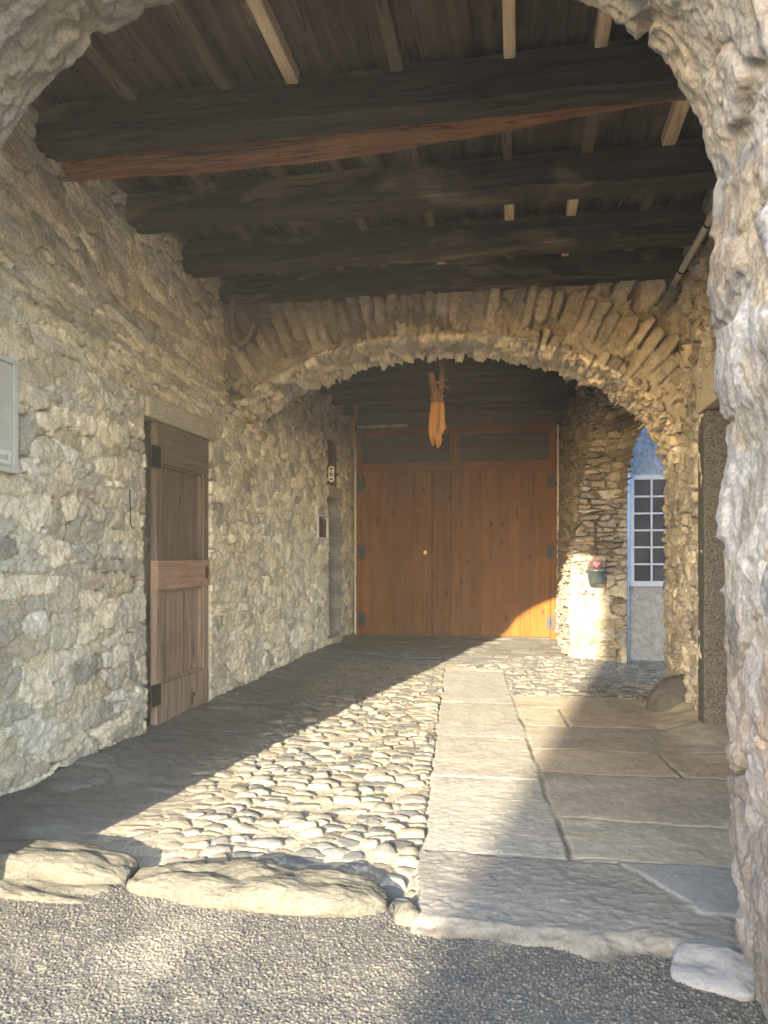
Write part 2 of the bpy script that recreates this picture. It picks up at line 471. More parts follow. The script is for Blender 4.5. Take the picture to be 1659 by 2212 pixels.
M = {
    'masonry': stone_mat('masonry', bump=1.0, dist=0.013, contrast=0.65),
    'ground': stone_mat('ground', bump=0.6, dist=0.004, contrast=0.45),
    'asphalt': stone_mat('asphalt', bump=0.5, dist=0.003, contrast=0.35, scale=1.6),
    'granite': stone_mat('granite', (0.075, 0.072, 0.068), speck=0.55, contrast=0.25, bump=0.3, dist=0.003),
    'granite_pale': stone_mat('granite_pale', (0.44, 0.39, 0.30), speck=0.3, contrast=0.2, bump=0.4, dist=0.004),
    'kerb': stone_mat('kerb', (0.080, 0.075, 0.060), contrast=0.65, bump=0.9, dist=0.009),
    'boulder': stone_mat('boulder', (0.085, 0.08, 0.072), contrast=0.35, bump=0.5),
    'white_stone': stone_mat('white_stone', (0.15, 0.152, 0.155), contrast=0.25, bump=0.6),
    'plaster': stone_mat('plaster', (0.46, 0.46, 0.45), contrast=0.3, bump=0.9, dist=0.012, scale=1.2),
    'house_plaster': stone_mat('house_plaster', (0.5, 0.46, 0.4), contrast=0.15, bump=0.3),
    'roof_stone': stone_mat('roof_stone', (0.2, 0.2, 0.2), contrast=0.4, bump=0.6),
    'beam': wood_mat('beam', (0.021, 0.018, 0.014), (0.054, 0.043, 0.032), 'X', 0.8, patch=((0.167, 0.128, 0.084), 0.55), rough=0.8, crack=0.75),
    'red_beam': wood_mat('red_beam', (0.085, 0.040, 0.020), (0.33, 0.145, 0.060), 'X', 0.8, rough=0.8, bump=0.8, crack=0.75),
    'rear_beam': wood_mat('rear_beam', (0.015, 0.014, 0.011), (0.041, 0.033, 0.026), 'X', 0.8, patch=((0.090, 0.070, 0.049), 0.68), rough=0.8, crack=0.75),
    'board': wood_mat('board', (0.049, 0.037, 0.028), (0.124, 0.086, 0.061), 'Y', 0.5, knot=((0.333, 0.234, 0.133), 2.1), patch=((0.267, 0.183, 0.108), 0.60), rough=0.85, crack=0.75),
    'batten_dark': wood_mat('batten_dark', (0.067, 0.050, 0.037), (0.168, 0.126, 0.087), 'Y', 1.0, rough=0.85, crack=0.75),
    'batten_pale': wood_mat('batten_pale', (0.459, 0.324, 0.189), (0.837, 0.648, 0.419), 'Y', 1.0, rough=0.8),
    'gate': wood_mat('gate', (0.1036, 0.0352, 0.0027), (0.1968, 0.0775, 0.0062), 'Z', 0.7, knot=((0.0543, 0.0171, 0.0018), 4.6), rough=0.6, bump=0.2, tint=True, spec=0.12),
    'gate_frame': wood_mat('gate_frame', (0.1226, 0.0393, 0.0036), (0.2011, 0.0734, 0.0062), 'X', 0.7, knot=((0.0612, 0.0181, 0.0018), 2.6), rough=0.6, bump=0.15, spec=0.12),
    'gate_post': wood_mat('gate_post', (0.1226, 0.0393, 0.0036), (0.2011, 0.0734, 0.0062), 'Z', 0.7, knot=((0.0612, 0.0181, 0.0018), 2.6), rough=0.6, bump=0.15, spec=0.12),
    'door_grey': wood_mat('door_grey', (0.122, 0.087, 0.063), (0.207, 0.152, 0.109), 'Z', 0.9, rough=0.75, crack=0.5),
    'door_grey_rail': wood_mat('door_grey_rail', (0.122, 0.087, 0.063), (0.207, 0.152, 0.109), 'Y', 0.9, rough=0.75),
    'door_red': wood_mat('door_red', (0.254, 0.155, 0.106), (0.457, 0.297, 0.212), 'Y', 0.9, rough=0.7),
    'door_brown': wood_mat('door_brown', (0.194, 0.134, 0.095), (0.377, 0.274, 0.198), 'Z', 0.9, knot=((0.080, 0.049, 0.034), 3.0), rough=0.75, crack=0.5),
    'old_wood': wood_mat('old_wood', (0.14, 0.055, 0.015), (0.50, 0.26, 0.085), 'Z', 1.6, knot=((0.12, 0.05, 0.018), 14.0), rough=0.75, bump=1.0),
    'branch': wood_mat('branch', (0.11, 0.055, 0.03), (0.24, 0.13, 0.08), 'Z', 1.2, rough=0.85, bump=0.6),
    'grey_branch': wood_mat('grey_branch', (0.15, 0.125, 0.09), (0.30, 0.25, 0.18), 'Z', 1.2, rough=0.9, bump=0.6),
    'iron': paint_mat('iron', (0.018, 0.018, 0.018), 0.55, 0.3),
    'rust': paint_mat('rust', (0.07, 0.035, 0.025), 0.85, 0.0, 0.3, 40),
    'metal_grey': paint_mat('metal_grey', (0.50, 0.49, 0.43), 0.5, 0.0, 0.05, 6, 0.03),
    'metal_edge': paint_mat('metal_edge', (0.54, 0.525, 0.46), 0.5, 0.0, 0.05, 6, 0.03),
    'label_plate': paint_mat('label_plate', (0.68, 0.68, 0.62), 0.45, 0.0, 0.04),
    'label_ink': paint_mat('label_ink', (0.30, 0.30, 0.28), 0.6),
    'pipe': paint_mat('pipe', (0.52, 0.48, 0.41), 0.45, 0.0, 0.08),
    'blue_pipe': paint_mat('blue_pipe', (0.30, 0.40, 0.58), 0.45, 0.0, 0.1),
    'white_frame': paint_mat('white_frame', (0.62, 0.64, 0.66), 0.5, 0.0, 0.08),
    'blue_frame': paint_mat('blue_frame', (0.25, 0.30, 0.385), 0.5, 0.0, 0.1),
    'enamel': paint_mat('enamel', (0.78, 0.77, 0.72), 0.3, 0.0, 0.03),
    'ink': paint_mat('ink', (0.015, 0.015, 0.015), 0.5),
    'foam': stone_mat('foam', (0.66, 0.64, 0.56), contrast=0.2, bump=0.8, dist=0.01),
    'brass': paint_mat('brass', (0.6, 0.45, 0.2), 0.35, 0.8),
    'dark_room': paint_mat('dark_room', (0.09, 0.088, 0.08), 0.95),
    'glass': glass_mat('glass', (0.26, 0.26, 0.24)),
    'blue_glass': glass_mat('blue_glass', (0.17, 0.18, 0.23)),
    'pot': paint_mat('pot', (0.04, 0.052, 0.05), 0.35, 0.0, 0.15),
    'soil': paint_mat('soil', (0.03, 0.022, 0.016), 0.95, 0, 0.3, 60, 0.5),
    'heart': paint_mat('heart', (0.55, 0.02, 0.045), 0.45, 0, 0.05),
    'heather': paint_mat('heather', (0.08, 0.038, 0.05), 0.8, 0, 0.4, 30),
    'leaf': paint_mat('leaf', (0.12, 0.14, 0.06), 0.7, 0, 0.3, 30),
    'cable': paint_mat('cable', (0.45, 0.45, 0.43), 0.6),
}

# colours of stones (linear)
CREAM = [(0.70, 0.61, 0.46), (0.62, 0.55, 0.425), (0.76, 0.67, 0.51), (0.55, 0.495, 0.40), (0.68, 0.58, 0.42), (0.60, 0.55, 0.46), (0.45, 0.41, 0.34), (0.55, 0.475, 0.355)]
CREAM_MORTAR = (0.56, 0.49, 0.37)
GREY = [(0.361, 0.326, 0.264), (0.308, 0.282, 0.238), (0.405, 0.361, 0.290), (0.264, 0.246, 0.216), (0.343, 0.299, 0.233)]
GREY_MORTAR = (0.31, 0.28, 0.225)
SLATE = [(0.264, 0.231, 0.182), (0.211, 0.188, 0.152), (0.317, 0.274, 0.211), (0.178, 0.158, 0.132), (0.290, 0.244, 0.178)]
PALE = [(0.245, 0.24, 0.248), (0.20, 0.197, 0.205), (0.275, 0.268, 0.272), (0.225, 0.21, 0.20), (0.165, 0.16, 0.162)]


def graded(a, b, d0, d1, y_ref=3.0):
    """sample positions from a to b, spacing growing from d0 to d1."""
    out = [a]
    while out[-1] < b:
        t = (out[-1] - a) / (b - a)
        out.append(out[-1] + d0 + (d1 - d0) * t)
    return np.array(out)

# ------------------------------------------------------------------ the ground
def strip_l(y): return -0.44 - 0.0755 * (y - 3.4)
def strip_r(y): return 0.22 - 0.072 * (y - 3.63)

ys = graded(2.50, 13.2, 0.0065, 0.024)
xs = np.arange(-3.05, 2.3, 0.0085)
X, Y = np.meshgrid(xs, ys, indexing='ij')
jx = 0.022 * fbm(X * 3, Y * 3, 5, 3) + 0.008 * fbm(X * 17, Y * 17, 6, 2)
jy = 0.022 * fbm(X * 3, Y * 3, 7, 3) + 0.008 * fbm(X * 17, Y * 17, 8, 2)
XL, XR = strip_l(Y) + jx, strip_r(Y) + jx * 0.8

# cobbles
cw = X + 0.05 * fbm(X * 3, Y * 3, 11, 2); cv = Y + 0.05 * fbm(X * 2.5, Y * 2.5, 12, 2)
F1, F2, bi, bj, lu, lv = cells(cw, cv, 0.132, 0.074, 3, p=2.6, drop=0.12, jit=0.28, size=0.40)
gap = F2 - F1 + 0.10 * fbm(X * 40, Y * 40, 13, 3)
r1 = _hash(bi, bj, 40)
bury = sm(fbm(X * 1.1, Y * 1.1, 14, 3) + 0.55 * sm(-X, 1.0, 2.0) + 0.4 * sm(Y, 6.5, 9.5) + 0.9 * sm(X, -0.3, 0.0) * (1 - np.clip(np.abs(Y - 9.15) / 0.6, 0, 1)) - 0.5 * sm(X, -1.5, -0.7), 0.05, 0.8)
dome = sm(gap, 0.17, 0.36) * sm(1.30 - F1, 0.0, 0.25) * (0.72 + 0.28 * sm(1.0 - F1, 0, 0.8)) * sm(fbm(X * 2.4, Y * 2.4, 48, 2) + 1.3 * _hash(bi, bj, 49), -0.25, 0.10)
hc = dome * (0.010 + 0.020 * r1 * r1 + 0.008 * r1) * (1 - 0.85 * bury) + dome * 0.014 * ((_hash(bi, bj, 41) - 0.5) * lu + (_hash(bi, bj, 42) - 0.5) * lv) + dome * 0.004 * fbm(X * 30, Y * 40, 15, 3)
g1, g2, gi, gj, _, _ = cells(X, Y, 0.018, 0.018, 77, p=2, jit=0.45)
grit = sm(1 - g1, 0.1, 0.8) * _hash(gi, gj, 78)
hd = 0.009 * grit + 0.006 * fbm(X * 8, Y * 8, 16, 4)
h_cob = np.maximum(hc, 0) + (1 - dome) * hd - 0.010
c_st = pick([(0.105, 0.102, 0.095), (0.08, 0.082, 0.081), (0.13, 0.12, 0.10), (0.095, 0.095, 0.09), (0.145, 0.128, 0.10)], _hash(bi, bj, 43)) * (0.85 + 0.3 * _hash(bi, bj, 44))[..., None]
c_di = np.asarray((0.255, 0.226, 0.172), np.float32) * (0.86 + 0.28 * grit + 0.12 * fbm(X * 5, Y * 5, 18, 3))[..., None]
kst = (sm(dome, 0.10, 0.35) * (1 - 0.6 * bury))[..., None]
c_cob = lerp(c_di, c_st, kst)

# irregular worn slabs by the left wall and before the gate
F1, F2, bi, bj, lu, lv = cells(X + 0.12 * fbm(X * 2, Y * 2, 21, 3), Y + 0.10 * fbm(X * 2, Y * 2, 22, 3), 0.34, 0.20, 23, p=2.4, drop=0.25)
g = F2 - F1 + 0.06 * fbm(X * 20, Y * 20, 24, 3)
e = sm(g, 0.04, 0.30) * sm(fbm(X * 1.6, Y * 1.6, 45, 3) + 0.9 * (_hash(bi, bj, 47) - 0.5) + 0.35 * sm(Y, 8.5, 10.0), -0.15, 0.12)
h_irr = e * (0.014 * (_hash(bi, bj, 25) - 0.3) + 0.008 * ((_hash(bi, bj, 26) - 0.5) * lu + (_hash(bi, bj, 27) - 0.5) * lv)) - (1 - e) * 0.006 + 0.010 * fbm(X * 6, Y * 9, 28, 5) + 0.003 * fbm(X * 40, Y * 60, 29, 3)
c_irr = 0.76 * lerp(np.asarray((0.185, 0.17, 0.142), np.float32) + 0 * X[..., None], pick([(0.20, 0.19, 0.17), (0.165, 0.158, 0.148), (0.23, 0.212, 0.18)], _hash(bi, bj, 30)), e[..., None]) * (1 + 0.15 * fbm(X * 5, Y * 7, 31, 4))[..., None]

# the dressed flagstones: one lane down the middle, wide slabs to its right, one big slab at the threshold
JL = np.array([3.48, 4.66, 5.72, 7.05, 7.95, 8.95, 30.0])
JR = np.array([3.50, 4.02, 4.86, 5.45, 6.2, 6.9, 7.5, 30.0])
def joint(yy, J):
    k = np.searchsorted(J, yy)
    lo = np.where(k > 0, J[np.maximum(k - 1, 0)], -50.0)
    hi = J[np.minimum(k, len(J) - 1)]
    return k, np.minimum(np.abs(yy - lo), np.abs(hi - yy))
lane = (X > XL) & (X < XR) & (Y > 3.48 + jy)
sill = (X > strip_l(Y) + jx) & (Y <= 3.48 + jy)
wide = (X >= XR) & (Y > 3.48 + jy) & (Y < 7.5 + 3 * jy)
kL, dL = joint(Y + jy, JL)
kR, dR = joint(Y + jy * 1.3, JR)
dL = np.minimum(dL, np.minimum(np.abs(X - XL), np.abs(X - XR)))
cross = np.abs(X - XR - 0.35 - 0.75 * _hash(kR, kR * 0, 51)) + np.where((kR < 2) | (kR % 2 == 0), 9.0, 0.0)
dR = np.minimum(np.minimum(dR, cross), np.abs(X - XR))
dS = np.minimum(np.abs(Y - 3.48 - jy), np.abs(X - strip_l(Y) - jx))
dd = np.where(lane, dL, np.where(sill, dS, dR))
kk = np.where(lane, kL + 10, np.where(sill, 5, kR * 3 + (X > XR + 0.35 + 0.75 * _hash(kR, kR * 0, 51)) + 40))
groove = (1 - sm(dd, 0.005, 0.018)) * (0.35 + 0.65 * sm(fbm(X * 3, Y * 3, 59, 3), -0.35, 0.15))
pit = fbm(X * 40, Y * 50, 52, 4, 0.7)
rk = _hash(kk, kk * 0, 53)
rough_k = np.where(lane, 0.0028, np.where(sill, 0.0032, 0.0016))
big_r = np.where(lane, 0.006, np.where(sill, 0.008, 0.010))
h_flag = rough_k * pit + rough_k * 0.8 * sm(fbm(X * 26, Y * 30, 89, 3), 0.15, 0.45) + 0.35 * rough_k * ridged(X * 20, Y * 26, 54) + big_r * fbm(X * 2.2, Y * 2.2, 55, 3) - groove * 0.012 * (0.5 + 0.7 * sm(fbm(X * 4, Y * 4, 58, 2), -0.5, 0.5)) + 0.004 * (rk - 0.5)
c_flag = pick([(0.345, 0.32, 0.27), (0.31, 0.295, 0.26), (0.37, 0.335, 0.275), (0.325, 0.305, 0.27)], rk) * (1 + 0.16 * fbm(X * 3, Y * 5, 56, 4) + 0.16 * pit)[..., None]
c_flag = c_flag * 0.76
c_flag = np.where(sill[..., None], c_flag * 0.64, c_flag)
c_flag = np.where(wide[..., None], c_flag * np.asarray((1.06, 1.02, 0.95)), c_flag)
c_flag = lerp(c_flag, np.asarray((0.085, 0.075, 0.06)), (groove * 0.85)[..., None])
# pale mortar patch at the corner of the big slab
pp = sm(X + 0.55 * (Y - 3.1) + 0.03 * fbm(X * 6, Y * 6, 57, 3), 0.64, 0.66) * sm(Y, 3.02, 3.05) * sill
c_flag = lerp(c_flag, np.asarray((0.19, 0.192, 0.188)), pp[..., None])
h_flag = h_flag * (1 - 0.8 * pp) + 0.008 * pp

left_irr = sm(-X - 1.72 + 0.25 * fbm(X * 1.5, Y * 1.5, 32, 3) - 0.05 * (Y - 3), 0, 0.3)
rear_irr = sm(Y - 9.35 + 0.35 * fbm(X * 1.3, Y * 1.3, 33, 3) - 0.9 * sm(X, -0.3, 0.2), 0, 0.4)
ki = np.maximum(left_irr, rear_irr)[..., None]
h_pav = lerp(h_cob, h_irr, ki[..., 0]); c_pav = lerp(c_cob, c_irr, ki)
flag = lane & (Y < 9.2 + 2 * jy) | sill | wide
Z = np.where(flag, h_flag, h_pav)
C = np.where(flag[..., None], c_flag, c_pav)
# cobbles dip behind the kerb stones, then everything rolls down under the road
dip = (1 - flag) * (1 - sm(Y, 2.95, 3.55))
Z = Z - 0.065 * dip
edge = np.where(X > strip_l(3.0), 2.72 + 0.07 * fbm(X * 1.6, X * 0, 34, 3) + 0.05 * fbm(X * 7, Y * 7, 35, 4) + 0.07 * sm(X, 0.1, -0.4), 2.92)
roll = sm(edge - Y, -0.10, 0.13)
Z = Z - roll * 0.105 + roll * 0.05 * fbm(X * 5, Y * 12, 36, 4) + roll * 0.012 * ridged(X * 9, Y * 30, 46)
C = lerp(C, lerp(np.asarray((0.060, 0.056, 0.049)), np.asarray((0.120, 0.112, 0.100)), sm(fbm(X * 6, Y * 16, 37, 5), -0.15, 0.35)[..., None]), (sm(roll, 0.04, 0.25) * sm(X, -0.5, -0.3))[..., None])
# soil heaped along the walls, ground falling towards the courtyard
Z = Z + 0.05 * sm(-X, 2.45, 2.78) * (0.5 + 0.8 * fbm(X * 2, Y * 2, 38, 3))
Z = Z + 0.13 * sm(X + 0.1 * fbm(X * 3, Y * 3, 39, 3), 1.0, 1.45) * (1 - sm(Y, 7.1, 7.5)) * sm(Y, 5.0, 6.6)
Z = Z - 0.05 * sm(X, 0.6, 1.5) * sm(Y, 8.0, 10.3)
P = np.stack([X, Y, Z], -1)
fm = flag[:-1, :-1] & flag[1:, 1:] & flag[1:, :-1] & flag[:-1, 1:]
tag(grid_obj('pavement', P, C, M['ground'], mask=~fm), kind='structure')
tag(grid_obj('path', P, C, M['ground'], mask=fm), kind='structure')

# the road: coarse open asphalt in front of the arch, then a plain sheet behind the camera
xs2 = np.arange(-2.5, 1.2, 0.0031); ys2 = np.arange(2.10, 3.14, 0.0031)
X2, Y2 = np.meshgrid(xs2, ys2, indexing='ij')
F1, F2, bi, bj, lu, lv = cells(X2 + 0.003 * fbm(X2 * 80, Y2 * 80, 61, 2), Y2, 0.0082, 0.0082, 62, p=2.1, jit=0.45, drop=0.12)
gr = sm(1.25 - F1, 0.05, 0.75)
rg = _hash(bi, bj, 63)
e1, e2, ei, ej, _, _ = cells(X2, Y2 + 0.003 * fbm(X2 * 70, Y2 * 70, 69, 2), 0.0135, 0.0135, 71, p=2.1, jit=0.45)
big = sm(0.85 - e1, 0.0, 0.4) * (_hash(ei, ej, 72) > 0.62)
fines = sm(fbm(X2 * 2.2, Y2 * 2.2, 66, 3), 0.05, 0.5)
Z2 = -0.105 + 0.055 * sm(Y2, 2.1, 2.75) + gr * (0.0015 + 0.0030 * rg) + 0.0030 * big * (1 - 0.35 * fines) + 0.012 * fbm(X2 * 1.6, Y2 * 1.6, 64, 3) - 0.004 * fbm(X2 * 12, Y2 * 12, 65, 3)
kerbline = 2.98 + 0.03 * fbm(X2 * 2, X2 * 0, 67, 2)
Z2 = Z2 - 0.22 * sm(Y2 - kerbline, 0, 0.12) + 0.02 * sm(Y2, 2.6, 2.95) * (1 - sm(Y2 - kerbline, 0, 0.12))
C2 = pick([(0.064, 0.061, 0.054), (0.050, 0.049, 0.046), (0.085, 0.079, 0.066), (0.040, 0.040, 0.039), (0.130, 0.114, 0.088)], rg) * (0.85 + 0.3 * _hash(bi, bj, 68))[..., None]
C2 = lerp(np.asarray((0.055, 0.052, 0.047)) + 0 * C2, C2, sm(gr, 0.1, 0.6)[..., None])
C2 = lerp(C2, np.asarray((0.23, 0.205, 0.16)) * (0.7 + 0.5 * rg)[..., None], (0.45 * fines * sm(-X2 + 2 * (Y2 - 2.7), -0.2, 0.9))[..., None])  # pale dust, plus sunlit warmth painted in towards the left
tag(grid_obj('road', np.stack([X2, Y2, Z2], -1), C2, M['asphalt']), kind='structure')
bm = bmesh.new()
add_box(bm, -40, 40, -40, 2.13, -0.5, -0.112)
tag(bm_obj('street', bm, stone_mat('street_asphalt', (0.20, 0.19, 0.175), contrast=0.3)), kind='structure')
bm = bmesh.new()
add_box(bm, -46, 46, -46, 30, -2.0, -0.6)
tag(bm_obj('ground', bm, stone_mat('earth', (0.2, 0.18, 0.13), contrast=0.3, scale=0.2)), kind='structure')
bm = bmesh.new()
add_box(bm, 1.3, 9, 2.9, 14, -0.4, -0.09)
tag(bm_obj('courtyard', bm, stone_mat('courtyard_ground', (0.33, 0.31, 0.28), contrast=0.3)), kind='structure')

# ------------------------------------------------------------------ the wall on the left with its openings
def rect(u, v, u0, u1, v0, v1, j=0.0, s=0, e=0.02):
    if j:
        u = u + j * fbm(u * 9, v * 9, s, 3); v = v + j * fbm(u * 9, v * 9, s + 1, 3)
    return sm(u, u0 - e, u0) * (1 - sm(u, u1, u1 + e)) * sm(v, v0 - e, v0) * (1 - sm(v, v1, v1 + e))

LX = -2.78
yl = graded(2.75, 12.85, 0.0072, 0.0150); zl = np.arange(-0.15, 4.12, 0.0098)
U, V = np.meshgrid(yl, zl, indexing='ij')
tw = 0.10 * sm(V, 2.6, 3.2)                       # higher up the stones lie aslant
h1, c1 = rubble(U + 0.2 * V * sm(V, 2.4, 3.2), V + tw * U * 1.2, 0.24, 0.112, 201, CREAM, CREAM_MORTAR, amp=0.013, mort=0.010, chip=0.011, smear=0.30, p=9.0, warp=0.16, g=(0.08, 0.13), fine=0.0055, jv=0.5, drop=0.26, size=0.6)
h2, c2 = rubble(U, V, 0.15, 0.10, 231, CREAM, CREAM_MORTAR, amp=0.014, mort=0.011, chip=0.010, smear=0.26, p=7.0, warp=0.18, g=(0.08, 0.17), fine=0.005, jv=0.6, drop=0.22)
k = sm(U + 0.5 * fbm(U, V, 232, 3), 6.6, 7.4)
hL, cL = lerp(h1, h2, k), lerp(c1, c2, k[..., None])
hL = hL + 0.025 * fbm(U * 0.8, V * 0.8, 233, 3)
# greyer stones high up behind the inner arch
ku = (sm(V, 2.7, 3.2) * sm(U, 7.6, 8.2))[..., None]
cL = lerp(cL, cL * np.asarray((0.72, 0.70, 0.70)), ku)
door = rect(U, V, 5.40, 6.60, -1, 2.40, 0.02, 240)
win = rect(U, V, 11.02, 11.75, 2.42, 3.10, 0.01, 241)
ent = rect(U, V, 11.02, 11.78, -1, 2.22, 0.012, 242)
nic = rect(U, V, 10.42, 10.95, 1.60, 1.92, 0.0, 243, 0.012)
hL = hL * (1 - 0.5 * door) - 0.24 * door - 0.10 * win - 0.42 * ent - 0.16 * nic
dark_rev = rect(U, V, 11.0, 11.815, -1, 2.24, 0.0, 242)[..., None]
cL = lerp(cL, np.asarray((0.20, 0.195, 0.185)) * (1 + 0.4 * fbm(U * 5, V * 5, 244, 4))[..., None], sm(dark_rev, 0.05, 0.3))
hL = hL - 0.04 * sm(-V, -0.05, 0.05)
left = empty('stone_wall', (LX, 7.0, 0))
tag(left, 'cream rubble stone wall along the left side holding the old panelled door', 'wall')
PL = np.stack([hL, U - 7.0, V], -1)[::-1]
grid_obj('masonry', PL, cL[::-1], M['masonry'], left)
rough_block('lintel', (0.05, 0.66, 0.085), (-0.012, 6.02 - 7.0, 2.485), M['granite_pale'], left, k=12, amp=0.006, freq=9, seed=3)
rough_block('window_lintel', (0.06, 0.47, 0.07), (-0.01, 11.38 - 7.0, 3.18), M['granite_pale'], left, k=14, amp=0.004, seed=4)
rough_block('window_sill', (0.12, 0.44, 0.085), (-0.09, 11.38 - 7.0, 2.32), M['granite_pale'], left, k=14, amp=0.004, seed=5)
rough_block('doorstep', (0.22, 0.42, 0.07), (-0.17, 11.42 - 7.0, 0.05), M['granite_pale'], left, k=10, amp=0.006, seed=6)

# ------------------------------------------------------------------ arches: one surface swept along the opening
def arch_wall(name, parent, cx, zc, a, b, xl, xr, y_front, y_rear, top, side_l, side_r, ds, dt, dface, pat, down_l=True, down_r=True, inset_r=None, smooth=True, z0=-0.14, face_far=1.0, face_n=90, rear_n=14, corner=0.03):
    pts = []
    if down_l:
        n = int((zc - z0) / ds); pts += [(xl, z0 + (zc - z0) * i / n) for i in range(n)]
    th = np.linspace(math.pi, 0, 4000)
    ex, ez = cx + a * np.cos(th), zc + b * np.sin(th)
    L = np.concatenate([[0], np.cumsum(np.hypot(np.diff(ex), np.diff(ez)))])
    n = int(L[-1] / ds)
    q = np.linspace(0, L[-1], n)
    pts += list(zip(np.interp(q, L, ex), np.interp(q, L, ez)))
    if down_r:
        n = int((zc - z0) / ds); pts += [(xr, zc - (zc - z0) * (i + 1) / n) for i in range(n)]
    pts = np.array(pts)
    if inset_r is not None:
        kk = sm(pts[:, 0], cx + a * 0.82, cx + a * 0.995)
        pts[:, 0] -= kk * np.interp(pts[:, 1], inset_r[0], inset_r[1])
    s = np.concatenate([[0], np.cumsum(np.hypot(np.diff(pts[:, 0]), np.diff(pts[:, 1])))])
    # outward direction: away from the middle of the opening
    mid = np.array([cx, zc - 0.35 * b])
    tan = np.gradient(pts, axis=0); tan /= np.linalg.norm(tan, axis=1)[:, None] + 1e-9
    ker = np.ones(41) / 41
    tan = np.stack([np.convolve(np.pad(tan[:, i], 20, mode='edge'), ker, 'valid') for i in (0, 1)], -1)
    out = np.stack([-tan[:, 1], tan[:, 0]], -1)
    out /= np.linalg.norm(out, axis=1)[:, None]
    # reach of each ray to the rectangle round the arch
    def reach():
        R_ = np.full(len(pts), 9.0)
        with np.errstate(divide='ignore', invalid='ignore'):
            R_ = np.minimum(R_, np.where(out[:, 1] > 1e-3, (top - pts[:, 1]) / out[:, 1], 9))
            R_ = np.minimum(R_, np.where(out[:, 0] < -1e-3, (side_l - pts[:, 0]) / out[:, 0], 9))
            R_ = np.minimum(R_, np.where(out[:, 0] > 1e-3, (side_r - pts[:, 0]) / out[:, 0], 9))
        return np.maximum(R_, 0.02)
    Rr = reach()
    depth = y_rear - y_front
    nt_ = int(depth / dt)
    rows = []
    for i in range(rear_n):                                   # rear face, from its edge inwards to the opening
        rows.append(('R', 1 - i / rear_n))
    for i in range(nt_ + 1):
        rows.append(('S', i / nt_))
    for i in range(1, face_n + 1):
        rows.append(('F', i / face_n))
    n, m = len(pts), len(rows)
    B = np.zeros((n, m, 3)); Nn = np.zeros((n, m, 3)); Vc = np.zeros((n, m)); Rad = np.zeros((n, m)); kind = np.zeros((n, m))
    for j, (t, f) in enumerate(rows):
        if t == 'R':
            r = f ** 1.3 * Rr
            B[:, j, 0] = pts[:, 0] + out[:, 0] * r; B[:, j, 2] = pts[:, 1] + out[:, 1] * r; B[:, j, 1] = y_rear
            wr = np.minimum(1, r / corner) * 0.5 + 0.5
            Nn[:, j, 1] = wr; Nn[:, j, 0] = -out[:, 0] * (1 - wr); Nn[:, j, 2] = -out[:, 1] * (1 - wr)
            Vc[:, j] = -r; Rad[:, j] = r; kind[:, j] = 2
        elif t == 'S':
            y = y_rear - depth * f
            B[:, j, 0] = pts[:, 0]; B[:, j, 2] = pts[:, 1]; B[:, j, 1] = y
            wf = max(0, 1 - (y - y_front) / corner) * 0.5; wr = max(0, 1 - (y_rear - y) / corner) * 0.5
            Nn[:, j, 0] = -out[:, 0] * (1 - wf - wr); Nn[:, j, 2] = -out[:, 1] * (1 - wf - wr); Nn[:, j, 1] = wr - wf
            Vc[:, j] = depth * f; Rad[:, j] = 0; kind[:, j] = 0
        else:
            r = f ** 1.15 * Rr * face_far
            B[:, j, 0] = pts[:, 0] + out[:, 0] * r; B[:, j, 2] = pts[:, 1] + out[:, 1] * r; B[:, j, 1] = y_front
            wf = np.minimum(1, r / corner) * 0.5 + 0.5
            Nn[:, j, 1] = -wf; Nn[:, j, 0] = -out[:, 0] * (1 - wf); Nn[:, j, 2] = -out[:, 1] * (1 - wf)
            Vc[:, j] = depth + r; Rad[:, j] = r; kind[:, j] = 1
    Nn /= np.linalg.norm(Nn, axis=2)[..., None] + 1e-9
    Sg = np.repeat(s[:, None], m, 1)
    h, c = pat(Sg, Vc, Rad, kind, B)
    return grid_obj(name, B + Nn * h[..., None], c, M['masonry'], parent, smooth=smooth)

# inner arch: ragged voussoirs on edge, flat courses above
def inner_pat(S, Vc, Rad, kind, B):
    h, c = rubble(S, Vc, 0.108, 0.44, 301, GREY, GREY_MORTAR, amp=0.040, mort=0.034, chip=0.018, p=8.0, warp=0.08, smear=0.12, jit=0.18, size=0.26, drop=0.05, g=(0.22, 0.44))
    hs, cs = rubble(S, Vc, 0.125, 0.25, 331, CREAM[:6], CREAM_MORTAR, amp=0.060, mort=0.012, chip=0.038, p=6.0, warp=0.10, smear=0.10, jit=0.32)  # soffit in paler stone colours, painting in light bounced off the floor
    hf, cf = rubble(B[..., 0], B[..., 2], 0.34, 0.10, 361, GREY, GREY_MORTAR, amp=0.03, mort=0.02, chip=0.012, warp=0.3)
    lim = 0.50 + 0.10 * fbm(S * 2.5, S * 0, 371, 2) + 0.35 * sm(np.abs(B[..., 0] + 0.8), 0.9, 1.9)
    kf = sm(Rad - lim, 0, 0.08)
    h = lerp(h, hf, kf); c = lerp(c, cf, kf[..., None])
    jam = sm(B[..., 2], 2.25, 1.95)
    hj, cj = rubble(B[..., 2] * 0.0 + B[..., 1] + Rad, B[..., 2], 0.24, 0.12, 381, GREY, GREY_MORTAR, amp=0.022, mort=0.02, chip=0.02)
    h = lerp(h, hj, jam); c = lerp(c, cj, jam[..., None])
    ks = ((kind == 0) * 1.0) * (1 - jam)
    h = lerp(h, hs, ks); c = lerp(c, cs, ks[..., None])
    return h, c
inner = empty('stone_arch', (0, 0, 0))
tag(inner, 'grey-brown stone arch of ragged stones on edge across the middle of the passage', 'arch')
